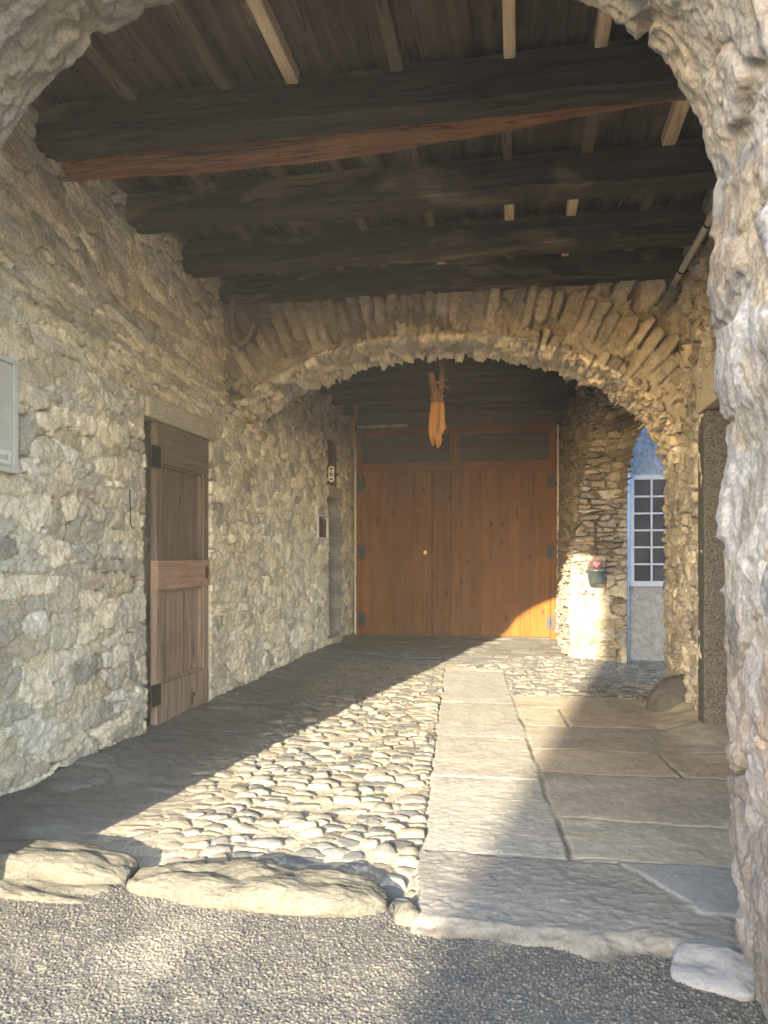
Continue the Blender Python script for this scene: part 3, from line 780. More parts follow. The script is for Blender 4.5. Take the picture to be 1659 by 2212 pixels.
arch_wall('masonry', inner, -0.79, 2.15, 2.20, 1.25, -2.99, 1.41, 7.0, 7.78, 4.15, -3.05, 1.75, 0.012, 0.016, 0.014, inner_pat, down_l=False, face_n=80)

# outer arch, through which the picture is taken
def outer_pat(S, Vc, Rad, kind, B):
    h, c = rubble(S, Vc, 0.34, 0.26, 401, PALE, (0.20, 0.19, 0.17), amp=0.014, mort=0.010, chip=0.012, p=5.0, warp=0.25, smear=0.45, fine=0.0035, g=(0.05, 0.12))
    h = h + 0.012 * fbm(S * 1.4, Vc * 1.8, 402, 3) + 0.006 * fbm(S * 9, Vc * 14, 408, 4)
    for (w_, h_, am, sd) in ((0.26, 0.17, 0.016, 410), (0.09, 0.07, 0.005, 420)):
        q1, q2, qi, qj, qa, qb = cells(S + 0.3 * w_ * fbm(S / w_, Vc / w_, sd + 5, 2), Vc, w_, h_, sd, p=2.0, jit=0.45)
        h = h + am * ((_hash(qi, qj, sd + 1) - 0.5) * 0.6 + 0.7 * (_hash(qi, qj, sd + 2) - 0.5) * qa + 0.7 * (_hash(qi, qj, sd + 3) - 0.5) * qb)
    for _ in range(1):                                       # weathered edges
        h = 0.5 * h + 0.25 * (np.roll(h, 1, 0) + np.roll(h, -1, 0))
        h = 0.5 * h + 0.25 * (np.roll(h, 1, 1) + np.roll(h, -1, 1))
    h = h + 0.005 * fbm(S * 34, Vc * 34, 431, 3, 0.6) + 0.006 * ridged(S * 9, Vc * 13, 432) + 0.004 * ridged(S * 21, Vc * 26, 433)
    up = sm(B[..., 2], 2.5, 2.9)
    warm = np.asarray((0.20, 0.175, 0.135)) * (1 + 0.22 * fbm(S * 5, Vc * 5, 404, 4))[..., None]  # beige of bounced light painted onto the upper arch
    c = lerp(c, warm, (up * 0.75)[..., None])
    och = sm(fbm(S * 3.2, Vc * 4, 405, 4), 0.22, 0.42)[..., None]
    c = lerp(c, np.asarray((0.24, 0.185, 0.125)), och * 0.5)
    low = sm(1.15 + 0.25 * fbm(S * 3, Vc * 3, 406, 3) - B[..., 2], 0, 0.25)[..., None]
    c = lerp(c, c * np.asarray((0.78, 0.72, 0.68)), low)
    drk = sm(fbm(S * 7, Vc * 16, 407, 4), 0.34, 0.5)[..., None]
    c = lerp(c, np.asarray((0.20, 0.19, 0.18)), drk * 0.6)
    return h, c
outer = empty('stone_arch', (0, 0, 0))
tag(outer, 'pale craggy stone arch framing the view with its rough jamb at the right edge', 'arch')
INS = (np.array([-0.2, 0.0, 0.35, 0.7, 1.1, 1.5, 1.7, 1.95, 2.2, 2.5, 2.62, 2.75, 3.2, 3.6]),
       np.array([-0.03, -0.01, 0.01, 0.03, 0.055, 0.05, 0.035, 0.085, 0.085, 0.08, 0.045, 0.05, 0.02, 0.0]))
arch_wall('masonry', outer, -0.75, 2.43, 1.5, 1.2, -2.25, 0.75, 2.2, 2.8, 4.15, -3.2, 1.75, 0.0070, 0.0070, 0.012, outer_pat, inset_r=INS, smooth=True, face_n=46, rear_n=40, corner=0.05)
bm = bmesh.new()                                             # the street front above and beside the arch
add_box(bm, -9, -3.15, 2.2, 2.8, -0.3, 7.2); add_box(bm, 1.7, 8, 2.2, 2.8, -0.3, 7.2); add_box(bm, -3.15, 1.7, 2.2, 2.8, 4.1, 7.2)
bm_obj('street_front', bm, M['house_plaster'], outer)

# ------------------------------------------------------------------ the wall on the right with a granite doorway
RX = 1.42
yr = np.arange(2.75, 7.2, 0.0125); zr = np.arange(-0.15, 4.12, 0.0125)
U, V = np.meshgrid(yr, zr, indexing='ij')
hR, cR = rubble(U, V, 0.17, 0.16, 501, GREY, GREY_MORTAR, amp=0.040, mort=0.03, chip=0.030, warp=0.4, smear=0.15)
dr = rect(U, V, 4.55, 6.06, -1, 2.44)
hR = hR * (1 - dr) - 0.30 * dr
right = empty('stone_wall', (RX, 5.0, 0))
tag(right, 'brown rubble stone wall on the right with a granite doorpost', 'wall')
grid_obj('masonry', np.stack([-hR, U - 5.0, V], -1), cR, M['masonry'], right)
bm = bmesh.new(); add_box(bm, 0.30, 0.75, -2.2, 2.78, -0.3, 4.1)
bm_obj('core', bm, M['house_plaster'], right)
rough_block('doorpost', (0.16, 0.10, 1.24), (0.105, 6.13 - 5.0, 1.20), M['granite'], right, k=22, amp=0.004, freq=9, n=20, seed=11)
rough_block('doorpost', (0.16, 0.10, 1.24), (0.105, 4.48 - 5.0, 1.20), M['granite'], right, k=22, amp=0.004, freq=9, n=20, seed=12)
rough_block('lintel', (0.16, 1.0, 0.15), (0.10, 5.32 - 5.0, 2.595), M['granite_pale'], right, k=22, amp=0.004, freq=9, n=20, seed=13)
bm = bmesh.new(); add_box(bm, RX + 0.24, RX + 0.28, 4.55, 6.04, 0.0, 2.44, 0.004)
tag(bm_obj('wooden_door', bm, M['door_grey']), 'dark wooden door set back behind the granite doorpost in the right wall', 'door')

# ------------------------------------------------------------------ pier and side arch that open to the courtyard
def curve(pts, n):
    pts = np.array(pts, float)
    L = np.concatenate([[0], np.cumsum(np.linalg.norm(np.diff(pts, axis=0), axis=1))])
    q = np.linspace(0, L[-1], n)
    return np.stack([np.interp(q, L, pts[:, i]) for i in range(3)], -1), L[-1]

def side_arch_pts(x, y1, y0, zs, rise, n=24):
    yc, r = (y0 + y1) / 2, (y1 - y0) / 2
    p = [(x, y1, -0.2), (x, y1, 0.6), (x, y1, 1.2), (x, y1, zs)]
    p += [(x, yc + r * math.cos(t), zs + rise * math.sin(t)) for t in np.linspace(0, math.pi, n)[1:]]
    p += [(x, y0, 1.0), (x, y0, -0.2)]
    return p
pier = empty('stone_pier', (0, 0, 0))
tag(pier, 'pier of thin brown slate courses beside the gate carrying the flower pot and side arch', 'pier')
NV = 1250
O, len_o = curve(side_arch_pts(1.46, 10.30, 7.74, 1.72, 1.12), NV)
O[:, 0] -= 0.075 * sm(O[:, 1], 8.6, 10.2)
Iq = [(0.68, 10.30, -0.2), (0.67, 10.30, 0.3), (0.64, 10.30, 0.8), (0.70, 10.30, 1.35), (0.76, 10.30, 1.8), (0.86, 10.25, 2.5), (0.99, 10.15, 3.1), (1.03, 9.95, 3.5), (1.0, 9.4, 3.8), (1.05, 8.6, 3.9), (1.2, 8.0, 3.9), (1.36, 7.80, 3.6), (1.43, 7.76, 2.6), (1.44, 7.75, 1.0), (1.44, 7.75, -0.2)]
I, len_i = curve(Iq, NV)
nu = 105
T = np.linspace(0, 1, nu)[:, None, None]
Bp = I[None] * (1 - T) + O[None] * T
du = np.gradient(Bp, axis=0); dv = np.gradient(Bp, axis=1)
Nn = np.cross(du, dv); Nn /= np.linalg.norm(Nn, axis=2)[..., None]
flip = np.sign((Nn * (np.array([1.0, 9.0, 1.0]) - Bp)).sum(2))
Nn = Nn * flip[..., None]
# the picture's stones lie in level courses: pattern by height on the jamb, by run on the curve
Sv = np.repeat(np.linspace(0, len_o, NV)[None], nu, 0)
Su = np.repeat(np.linspace(0, 0.8, nu)[:, None], NV, 1)
Sv = np.where((Sv < len_o * 0.5) & (Bp[..., 2] < 3.3), Bp[..., 2], Sv)
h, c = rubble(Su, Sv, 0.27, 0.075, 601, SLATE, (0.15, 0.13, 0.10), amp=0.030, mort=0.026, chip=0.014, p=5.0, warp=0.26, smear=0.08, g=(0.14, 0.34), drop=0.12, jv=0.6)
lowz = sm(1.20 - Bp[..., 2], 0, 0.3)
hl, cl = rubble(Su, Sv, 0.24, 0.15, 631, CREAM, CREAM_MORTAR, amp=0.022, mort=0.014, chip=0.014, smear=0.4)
h = lerp(h, hl, lowz); c = lerp(c, cl * 0.42, lowz[..., None])
ledge = sm(Bp[..., 2], 1.52, 1.53) * (1 - sm(Bp[..., 2], 1.57, 1.58)) * (Sv < 2.2)
h = h + 0.045 * ledge
Pf = Bp + Nn * h[..., None]
grid_obj('masonry', Pf, c, M['masonry'], pier)
# flank of the pier, running back to the gate
nf = 210
J = np.stack([np.full(NV, 0.70), np.full(NV, 12.85), I[:, 2]], -1)
J[:, 0] = np.interp(I[:, 2], [-0.2, 1.2, 3.8], [0.66, 0.68, 0.74])
half = int(np.argmax(I[:, 2])) + 1
T = np.linspace(0, 1, nf)[:, None, None]
Bq = I[None, :half] * (1 - T) + J[None, :half] * T
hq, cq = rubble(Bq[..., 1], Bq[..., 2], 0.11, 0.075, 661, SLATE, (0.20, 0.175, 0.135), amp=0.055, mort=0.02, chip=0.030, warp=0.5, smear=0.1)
fade = sm(T[..., 0], 0.0, 0.02) * 0.8 + 0.2
PQ = Bq + np.array([-1.0, 0, 0]) * (hq * fade)[..., None]
kq = (1 - sm(T, 0.0, 0.03))
PQ = PQ + (Pf[0][None, :half] - PQ[:1]) * kq
grid_obj('flank', PQ, cq, M['masonry'], pier)
bm = bmesh.new()                                             # the solid behind: over the side arch and beside the gate
add_box(bm, 1.12, 1.44, 10.5, 12.9, -0.3, 4.1)
bm_obj('core', bm, M['house_plaster'], pier)

# courtyard: a plastered house with a tall barred window
bw = empty('plastered_wall', (0, 10.62, 0))
tag(bw, 'rough grey plastered wall glimpsed through the side arch, skylight blue painted in', 'wall')
nx, nz = 120, 240
U, V = np.meshgrid(np.linspace(1.20, 2.6, nx), np.linspace(-0.2, 4.2, nz), indexing='ij')
hp = 0.012 * fbm(U * 16, V * 16, 701, 4) + 0.008 * fbm(U * 45, V * 45, 702, 3)
wx0, wx1, wz0, wz1 = 1.49, 2.22, 0.98, 2.36
wo = rect(U, V, wx0, wx1, wz0, wz1, 0, 0, 0.01)
hp = hp * (1 - wo) + 0.0
cp = np.asarray((0.155, 0.20, 0.275)) * (1 + 0.12 * fbm(U * 6, V * 6, 703, 4))[..., None]  # blue of the skylight mixed into the grey plaster colour
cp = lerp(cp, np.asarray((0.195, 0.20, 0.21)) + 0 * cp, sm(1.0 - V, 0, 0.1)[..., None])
fmask = (wo[:-1, :-1] < 0.5)
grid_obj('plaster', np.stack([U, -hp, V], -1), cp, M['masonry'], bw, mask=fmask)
bm = bmesh.new(); add_box(bm, 2.6, 7.5, -0.0, 0.3, -0.3, 4.2); add_box(bm, 1.2, 2.6, 0.35, 0.5, -0.3, 4.2)
bm_obj('side_wall', bm, M['plaster'], bw)
wn = bmesh.new()
add_box(wn, wx0 - 0.04, wx0 + 0.03, -0.03, 0.03, wz0 - 0.04, wz1 + 0.06)
add_box(wn, wx1 - 0.03, wx1 + 0.04, -0.03, 0.03, wz0 - 0.04, wz1 + 0.06)
add_box(wn, wx0 + 0.03, wx1 - 0.03, -0.03, 0.03, wz1 - 0.0, wz1 + 0.06)
add_box(wn, wx0 + 0.03, wx1 - 0.03, -0.03, 0.03, wz0 - 0.04, wz0 + 0.03)
cwid = (wx1 - wx0 - 0.06) / 3
chei = (wz1 - wz0 - 0.03) / 6
for i in (1, 2):
    add_box(wn, wx0 + 0.03 + i * cwid - 0.012, wx0 + 0.03 + i * cwid + 0.012, -0.024, 0.02, wz0 + 0.03, wz1)
for k_ in range(1, 6):
    add_box(wn, wx0 + 0.03, wx1 - 0.03, -0.022, 0.018, wz0 + 0.03 + k_ * chei - 0.012, wz0 + 0.03 + k_ * chei + 0.012)
wf = bm_obj('window', wn, M['blue_frame'], bw)
bm = bmesh.new(); add_box(bm, wx0 + 0.02, wx1 - 0.02, 0.0, 0.006, wz0, wz1)
bm_obj('pane', bm, M['blue_glass'], wf)
bm = bmesh.new(); add_box(bm, wx0 - 0.1, wx1 + 0.1, 0.30, 0.32, wz0 - 0.1, wz1 + 0.1)
bm_obj('room_backdrop', bm, M['dark_room'], wf)  # dark sheet standing in for the room behind the panes
bm = bmesh.new(); add_tube(bm, [(1.415, 10.46, -0.1), (1.415, 10.46, 2.0), (1.44, 10.50, 3.6)], 0.022, 12)
tag(bm_obj('drainpipe', bm, M['blue_pipe'], smooth=True), 'thin blue drainpipe standing at the outer edge of the slate pier', 'pipe')

# ------------------------------------------------------------------ ceiling: boards, battens, beams
BEAMS = [(4.06, 0.20), (5.10, 0.24), (6.02, 0.24), (6.82, 0.20)]
REAR = [8.30, 9.02, 9.75, 10.48, 11.22, 12.0]
ceil = empty('plank_ceiling', (0, 7.0, 4.0))
tag(ceil, 'sooty brown plank ceiling with narrow battens under its joints', 'ceiling')
bx = [-3.3, -2.75, -2.20, -1.62, -1.21, -0.66, -0.06, 0.42, 0.95, 1.40, 1.9]
for i in range(len(bx) - 1):
    bm = bmesh.new()
    add_box(bm, bx[i] + 0.004, bx[i + 1] - 0.004, -4.9, 0.75, 0.045 + 0.006 * (i % 2), 0.09)
    bm_obj('board', bm, M['board'], ceil)
bm = bmesh.new(); add_box(bm, -3.4, 1.44, 0.75, 6.2, -0.01, 0.09)
bm_obj('rear_boarding', bm, M['board'], ceil)
bm = bmesh.new(); add_box(bm, -3.6, 2.0, -4.9, 6.3, 0.10, 0.4)
bm_obj('floor_above', bm, M['house_plaster'], ceil)
rnd = random.Random(5)
bays = [(2.6, 4.06), (4.30, 5.10), (5.34, 6.02), (6.26, 6.82)]
pale = {(0, -1.21), (0, -0.06), (0, 0.42), (1, 0.95), (2, 0.42), (2, -0.06), (3, -0.66), (3, 0.42)}
for b_, (y0, y1) in enumerate(bays):
    for x in bx[1:-1]:
        xx = x + rnd.uniform(-0.02, 0.02)
        ww = rnd.uniform(0.030, 0.042)
        bm = bmesh.new()
        ov = 0.035
        add_box(bm, xx - ww, xx + ww, y0 - 7.0 - (ov if b_ else 0), y1 - 7.0 + ov, -0.045, 0.044, 0.012)
        o = bm_obj('batten', bm, M['batten_pale'] if (b_, x) in pale else M['batten_dark'], ceil)
        if (b_, x) in pale: o['label'] = 'new pale batten'

def beam(name, y0, wd, z0, ht, mat, seed, x0=-2.92, x1=1.60, wany=0.012, n=90, sag=0.0):
    bm = bmesh.new()
    off = Vector((seed * 3.1, seed * 5.7, 0))
    prof = [(0, 0.012), (0.012, 0), (wd * 0.5, -0.004), (wd - 0.012, 0), (wd, 0.012), (wd, ht * 0.5), (wd, ht), (0, ht), (0, ht * 0.66), (0, ht * 0.33)]
    rings = []
    for i in range(n + 1):
        x = x0 + (x1 - x0) * i / n
        ring = []
        for j, (py, pz) in enumerate(prof):
            q = Vector((x * 1.5, py * 4, pz * 4)) + off
            dy = wany * mnoise.fractal(q, 0.8, 2.0, 4); dz = wany * mnoise.fractal(q + Vector((9, 4, 2)), 0.8, 2.0, 4)
            s = -sag * math.sin(math.pi * i / n)
            ring.append(bm.verts.new((x, y0 + py + dy, z0 + pz + (dz if pz < ht else 0) + (s if pz < ht else 0))))
        rings.append(ring)
    m = len(prof)
    for i in range(n):
        for j in range(m):
            bm.faces.new((rings[i][j], rings[i][(j + 1) % m], rings[i + 1][(j + 1) % m], rings[i + 1][j]))
    bm.faces.new(rings[0]); bm.faces.new(rings[-1])
    me_o = bm_obj(name, bm, mat, None, smooth=False)
    return me_o
blabels = ['sooty squared beam nearest the outer arch, touching the reddish half-log', 'wide dark beam next behind the reddish half-log', 'dark beam with pale smudges, third from the outer arch', 'dark beam resting right on top of the inner stone arch']
for i, (y, wd) in enumerate(BEAMS):
    o = beam('ceiling_beam', y, wd, 3.76, 0.225, M['beam'], i + 1, wany=0.014)
    tag(o, blabels[i], 'beam', 'beams of the front ceiling')
# the reddish waney half-log behind the first beam
bm = bmesh.new()
n = 110; rings = []
for i in range(n + 1):
    t = i / n; x = -2.92 + 4.52 * t
    wdt = 0.19 + 0.035 * math.sin(t * 5.2 + 0.6) + 0.03 * mnoise.noise(Vector((x * 1.7, 3.3, 0))) + 0.012 * mnoise.noise(Vector((x * 7, 1.3, 0)))
    zb = 3.725 + 0.075 * sm(np.array(t), 0.55, 0.8) - 0.04 * sm(np.array(t), 0.82, 1.0) - 0.022 * math.sin(t * 6) + 0.012 * mnoise.noise(Vector((x * 2.1, 8.3, 0)))
    ring = []
    for j in range(9):
        a = math.pi * j / 8
        rr = 1 + 0.10 * mnoise.fractal(Vector((x * 2.2, math.cos(a) * 2, math.sin(a) * 2)), 0.8, 2.2, 4)
        ring.append(bm.verts.new((x, 4.285 + wdt * 0.5 - math.cos(a) * wdt * 0.5 * (rr if j > 1 else 1), float(zb) + 0.12 - math.sin(a) ** 0.6 * 0.12 * rr)))
    ring.append(bm.verts.new((x, 4.285 + wdt, 3.985))); ring.append(bm.verts.new((x, 4.285, 3.985)))
    rings.append(ring)
for i in range(n):
    for j in range(11):
        bm.faces.new((rings[i][j], rings[i][(j + 1) % 11], rings[i + 1][(j + 1) % 11], rings[i + 1][j]))
bm.faces.new(rings[0]); bm.faces.new(rings[-1])
tag(bm_obj('half_log', bm, M['red_beam']), 'reddish brown half-log with a wavy natural edge against the first beam', 'beam')
rl = ['first dark beam behind the inner arch, above the forked hanging wood', 'second dark beam behind the inner arch', 'third dark beam behind the inner arch', 'fourth dark beam behind the inner arch, over the house number', 'dark beam second from the wooden gate', 'dark beam directly above the wooden gate']
for i, y in enumerate(REAR):
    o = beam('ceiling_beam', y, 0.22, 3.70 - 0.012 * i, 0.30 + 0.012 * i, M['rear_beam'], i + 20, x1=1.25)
    tag(o, rl[i], 'beam', 'beams of the rear ceiling')

# ------------------------------------------------------------------ the wooden gate
GY = 12.66
gate = empty('wooden_gate', (0, GY, 0))
tag(gate, 'varnished orange-brown double plank gate with two glazed lights above at the end of the passage', 'gate')
gx0, gx1, gz1 = -2.69, 0.60, 3.50
for xa in (gx0, gx1 - 0.085):
    bm = bmesh.new()
    add_box(bm, xa, xa + 0.085, -0.05, 0.06, 0.0, gz1, 0.004)
    bm_obj('post', bm, M['gate_post'], gate)
bm = bmesh.new()
add_box(bm, gx0 + 0.085, gx1 - 0.085, -0.047, 0.06, 3.38, gz1, 0.004); add_box(bm, gx0 + 0.085, gx1 - 0.085, -0.047, 0.06, 2.755, 2.875, 0.004)
bm_obj('rail', bm, M['gate_frame'], gate)
bm = bmesh.new(); add_box(bm, -1.10, -0.98, -0.044, 0.06, 2.875, 3.38, 0.004)
bm_obj('mullion', bm, M['gate_post'], gate)
for (a, b_) in ((gx0 + 0.085, -1.10), (-0.98, gx1 - 0.085)):
    bm = bmesh.new()
    for (x0, x1, z0, z1) in ((a, a + 0.022, 2.875, 3.38), (b_ - 0.022, b_, 2.875, 3.38), (a + 0.022, b_ - 0.022, 2.875, 2.897), (a + 0.022, b_ - 0.022, 3.358, 3.38)):
        add_box(bm, x0, x1, -0.030, 0.03, z0, z1, 0.003)
    fr = bm_obj('transom_frame', bm, M['gate_frame'], gate)
    bm = bmesh.new(); add_box(bm, a + 0.02, b_ - 0.02, -0.004, 0.004, 2.895, 3.36)
    bm_obj('pane', bm, M['glass'], fr)
def hinge(parent, x, z, side):
    bm = bmesh.new()
    def leafshape(dx):
        out = []
        for (px, pz) in ((0, .155), (.012, .125), (.006, .115), (.026, .095), (.030, .05), (.024, .0), (.030, -.05), (.026, -.095), (.006, -.115), (.012, -.125), (0, -.155)):
            out.append((px, pz))
        out += [(-p, q) for p, q in reversed(out[1:-1])]
        return [(p + dx, q) for p, q in out]
    for dx in (-0.036, 0.036):
        add_prism(bm, leafshape(dx), 0.010, Matrix.Translation((x, -0.062, z)))
    add_tube(bm, [(x, -0.062, z - 0.045), (x, -0.062, z + 0.045)], 0.012, 10)
    add_box(bm, x - 0.06, x + 0.06, -0.066, -0.055, z - 0.016, z + 0.016)
    return bm_obj('hinge', bm, M['iron'], parent)
for li, (a, b_) in enumerate(((gx0 + 0.088, -1.412), (-1.400, gx1 - 0.088))):
    bm = bmesh.new()
    wd0 = 0.158
    n = max(1, round((b_ - a) / wd0)); wd = (b_ - a) / n
    bm.verts.layers.float_color.new('Col')
    for i in range(n):
        tnt = rnd.uniform(0.88, 1.12)
        add_box(bm, a + i * wd + 0.0007, a + (i + 1) * wd - 0.0007, -0.036 + rnd.uniform(-0.001, 0.001), 0.010, 0.03, 2.750, 0.003, (tnt, tnt * rnd.uniform(0.97, 1.03), tnt * rnd.uniform(0.92, 1.05)))
    add_box(bm, a + 0.01, b_ - 0.01, 0.012, 0.045, 0.04, 2.74, 0, (0.8, 0.8, 0.8))
    lf = bm_obj('leaf', bm, M['gate'], gate)
    hx = gx0 + 0.09 if li == 0 else gx1 - 0.09
    for z in (0.27, 1.41, 2.55):
        hinge(lf, hx, z, li)
    if li == 0:
        bm = bmesh.new()
        add_box(bm, -1.548, -1.498, -0.046, -0.036, 1.372, 1.430, 0.003)
        kp = bm_obj('keyhole_plate', bm, M['brass'], lf)
        kp['label'] = 'small brass lock plate'
bm = bmesh.new(); add_box(bm, gx0 + 0.05, gx1 - 0.05, 0.02, 0.10, -0.03, 0.028)
bm_obj('threshold', bm, M['boulder'], gate)
# expanding-foam seam round the frame
def foam(pts, seed):
    bm = bmesh.new()
    full = []
    for (a, b_) in zip(pts[:-1], pts[1:]):
        a, b_ = Vector(a), Vector(b_); k_ = max(2, int((b_ - a).length / 0.035))
        full += [a.lerp(b_, i / k_) for i in range(k_)]
    rads = [0.020 + 0.012 * mnoise.noise(Vector((i * 0.35, seed, 0))) + 0.006 * mnoise.noise(Vector((i * 1.3, seed, 4))) for i in range(len(full))]
    full = [p + Vector((0.008 * mnoise.noise(Vector((i * 0.4, seed, 9))), 0, 0.006 * mnoise.noise(Vector((i * 0.4, seed, 12))))) for i, p in enumerate(full)]
    add_tube(bm, full, rads, 8)
    o = bm_obj('foam_seam', bm, M['foam'], gate, smooth=True)
foam([(gx0 - 0.025, -0.02, 0.02), (gx0 - 0.025, -0.02, 3.5)], 1)
foam([(gx1 + 0.030, -0.02, 0.02), (gx1 + 0.030, -0.02, 3.5)], 2)
foam([(gx0, -0.02, 3.525), (gx0 + 0.9, -0.02, 3.525)], 3)
# barn behind the gate
bm = bmesh.new()
for q in ((-2.95, -2.80, 0.12, 3.4, -0.2, 4.0), (0.72, 0.9, 0.12, 3.4, -0.2, 4.0), (-2.95, 0.9, 3.4, 3.6, -0.2, 4.0), (-2.95, 0.9, 0.07, 3.6, 3.85, 4.0), (-2.8, 0.72, 0.12, 3.4, -0.2, -0.08)):
    add_box(bm, *q)
add_box(bm, -2.95, 0.95, 0.0, 0.12, 3.52, 4.05)
bm_obj('barn_interior', bm, M['dark_room'], gate)
bm = bmesh.new()
cpts = [Vector((-2.3, 1.6, 2.3)), Vector((-2.3, 1.6, 3.0)), Vector((-2.25, 1.6, 3.12)), Vector((-2.1, 1.6, 3.17)), Vector((-1.2, 1.6, 3.16)), Vector((-0.4, 1.6, 3.10)), Vector((0.1, 1.6, 3.08))]
add_tube(bm, cpts, 0.006, 6)
bm_obj('cable', bm, M['cable'], gate)

# ------------------------------------------------------------------ the old door on the left
dx = -2.785
d = empty('wooden_door', (dx, 6.03, 0))
tag(d, 'weathered old panelled door, grey above and brown below, in the left stone wall', 'door')
y0, y1 = -0.455, 0.56
def dbox(name, ya, yb, za, zb, xa, xb, mat, label=None, bev=0.006, par=d):
    bm = bmesh.new(); add_box(bm, xa, xb, ya, yb, za, zb, bev)
    o = bm_obj(name, bm, mat, par)
    if label: o['label'] = label
    return o
F, B_ = 0.0, -0.055
dbox('stile', y0, y0 + 0.10, 0.33, 1.08, B_, F, M['door_brown']); dbox('stile', y0, y0 + 0.10, 1.31, 2.08, B_, F, M['door_grey'])
dbox('stile', y1 - 0.10, y1, 0.33, 1.08, B_, F, M['door_brown']); dbox('stile', y1 - 0.10, y1, 1.31, 2.08, B_, F, M['door_grey'])
dbox('top_rail', y0, y1, 2.08, 2.41, B_, F + 0.002, M['door_grey_rail'], 'wide grey-brown top rail')
dbox('lock_rail', y0, y1 + 0.01, 1.08, 1.31, B_, F + 0.012, M['door_red'], 'reddish brown middle rail with nail holes')
dbox('bottom_rail', y0, y1, 0.02, 0.33, B_, F + 0.003, M['door_brown'], 'wide brown bottom rail')
pa = dbox('panel', y0 + 0.10, y1 - 0.10, 1.31, 2.08, B_ - 0.02, F - 0.050, M['door_grey'], 'grey-brown upper panel', 0)
pb = dbox('panel', y0 + 0.10, y1 - 0.10, 0.33, 1.08, B_ - 0.02, F - 0.044, M['door_brown'], 'brown lower panel of upright boards', 0)
for (za, zb) in ((1.31, 2.08), (0.33, 1.08)):
    bm = bmesh.new()
    for (ya, yb, z_a, z_b) in ((y0 + 0.10, y0 + 0.122, za, zb), (y1 - 0.135, y1 - 0.10, za, zb), (y0 + 0.122, y1 - 0.135, zb - 0.022, zb), (y0 + 0.122, y1 - 0.135, za, za + 0.022)):
        add_box(bm, -0.050, -0.014, ya, yb, z_a, z_b, 0.007)
    bm_obj('moulding', bm, M['door_grey'] if za > 1 else M['door_brown'], d)
bm = bmesh.new()
for (yy, za, zb) in ((0.13, 0.36, 1.06), (-0.22, 0.36, 1.06)):
    add_box(bm, -0.0442, -0.0425, yy - 0.003, yy + 0.003, za, zb)
add_box(bm, -0.0502, -0.0485, 0.13, 0.135, 1.34, 2.05)
bm_obj('board_joint', bm, M['ink'], pb)
bm = bmesh.new()
for z in (0.26, 2.12):
    add_box(bm, 0.003, 0.012, y0 - 0.10, y0 + 0.05, z - 0.085, z + 0.085, 0.004)
bm_obj('hinge_plate', bm, M['iron'], d)
bm = bmesh.new()
add_prism(bm, [(0.030 * math.cos(t), 0.062 * math.sin(t)) for t in np.linspace(0, 2 * math.pi, 20)[:-1]], 0.006, Matrix.Translation((0.019, 0.485, 1.20)) @ Matrix.Rotation(R(90), 4, 'Z'))
ep = bm_obj('escutcheon', bm, M['rust'], d)
bm = bmesh.new(); add_box(bm, 0.0195, 0.0215, 0.478, 0.492, 1.165, 1.215)
bm_obj('keyhole', bm, M['ink'], ep)
bm = bmesh.new()
r_ = random.Random(3)
for i in range(22):
    yy, zz = r_.uniform(y0 + 0.05, y1 - 0.08), r_.choice([1.105, 1.115, 1.29, 1.16, 1.18])
    add_box(bm, 0.0125, 0.0140, yy, yy + 0.010, zz, zz + 0.008)
add_box(bm, 0.004, 0.0055, 0.20, 0.26, 0.13, 0.16); add_box(bm, 0.004, 0.0055, -0.1, -0.09, 0.25, 0.26); add_box(bm, 0.004, 0.0055, 0.42, 0.43, 0.22, 0.235)
bm_obj('nail_hole', bm, M['ink'], d)

# ------------------------------------------------------------------ small things on the left wall
def text_mesh(name, body, size, mat, parent, mtx, depth=0.0015, bold=False):
    cu = bpy.data.curves.new(name, 'FONT'); cu.body = body; cu.size = size; cu.align_x = 'CENTER'; cu.align_y = 'CENTER'; cu.extrude = depth
    if bold: cu.offset = size * 0.018
    to = bpy.data.objects.new(name, cu); COL.objects.link(to)
    dg = bpy.context.evaluated_depsgraph_get()
    me = bpy.data.meshes.new_from_object(to.evaluated_get(dg))
    bpy.data.objects.remove(to)
    o = link(name, me, mat, parent)
    me.materials.clear(); me.materials.append(mat)
    o.matrix_local = mtx
    return o
WALLF = Matrix(((0, 0, 1, 0), (1, 0, 0, 0), (0, 1, 0, 0), (0, 0, 0, 1)))      # text lying on a wall that faces +x

cab = empty('meter_cabinet', (-2.735, 3.44, 1.80))
tag(cab, 'flat grey meter cabinet cut off by the left edge of the picture', 'cabinet')
bm = bmesh.new()
for q in ((-0.03, 0.035, -0.30, 0.34, 0.0, 0.03), (-0.03, 0.035, -0.30, 0.34, 0.59, 0.62), (-0.03, 0.035, 0.305, 0.34, 0.03, 0.59), (-0.03, 0.035, -0.30, -0.265, 0.03, 0.59)):
    add_box(bm, *q, 0.004)
bm_obj('frame', bm, M['metal_edge'], cab)
bm = bmesh.new(); add_box(bm, 0.0, 0.026, -0.262, 0.302, 0.033, 0.587, 0.004)
dr_ = bm_obj('door', bm, M['metal_grey'], cab)
bm = bmesh.new()
add_prism(bm, [(0.022 * math.cos(t) , 0.045 * math.sin(t)) for t in np.linspace(0, 2 * math.pi, 24)[:-1]], 0.006, Matrix.Translation((0.033, 0.245, 0.305)) @ Matrix.Rotation(R(90), 4, 'Z'))
bm_obj('pull', bm, M['metal_edge'], dr_)
bm = bmesh.new(); add_box(bm, 0.0265, 0.029, 0.09, 0.285, 0.045, 0.115, 0.001)
pl = bm_obj('plate', bm, M['label_plate'], dr_)
text_mesh('lettering', 'Enel', 0.055, M['label_ink'], pl, Matrix.Translation((0.0295, 0.215, 0.08)) @ WALLF)

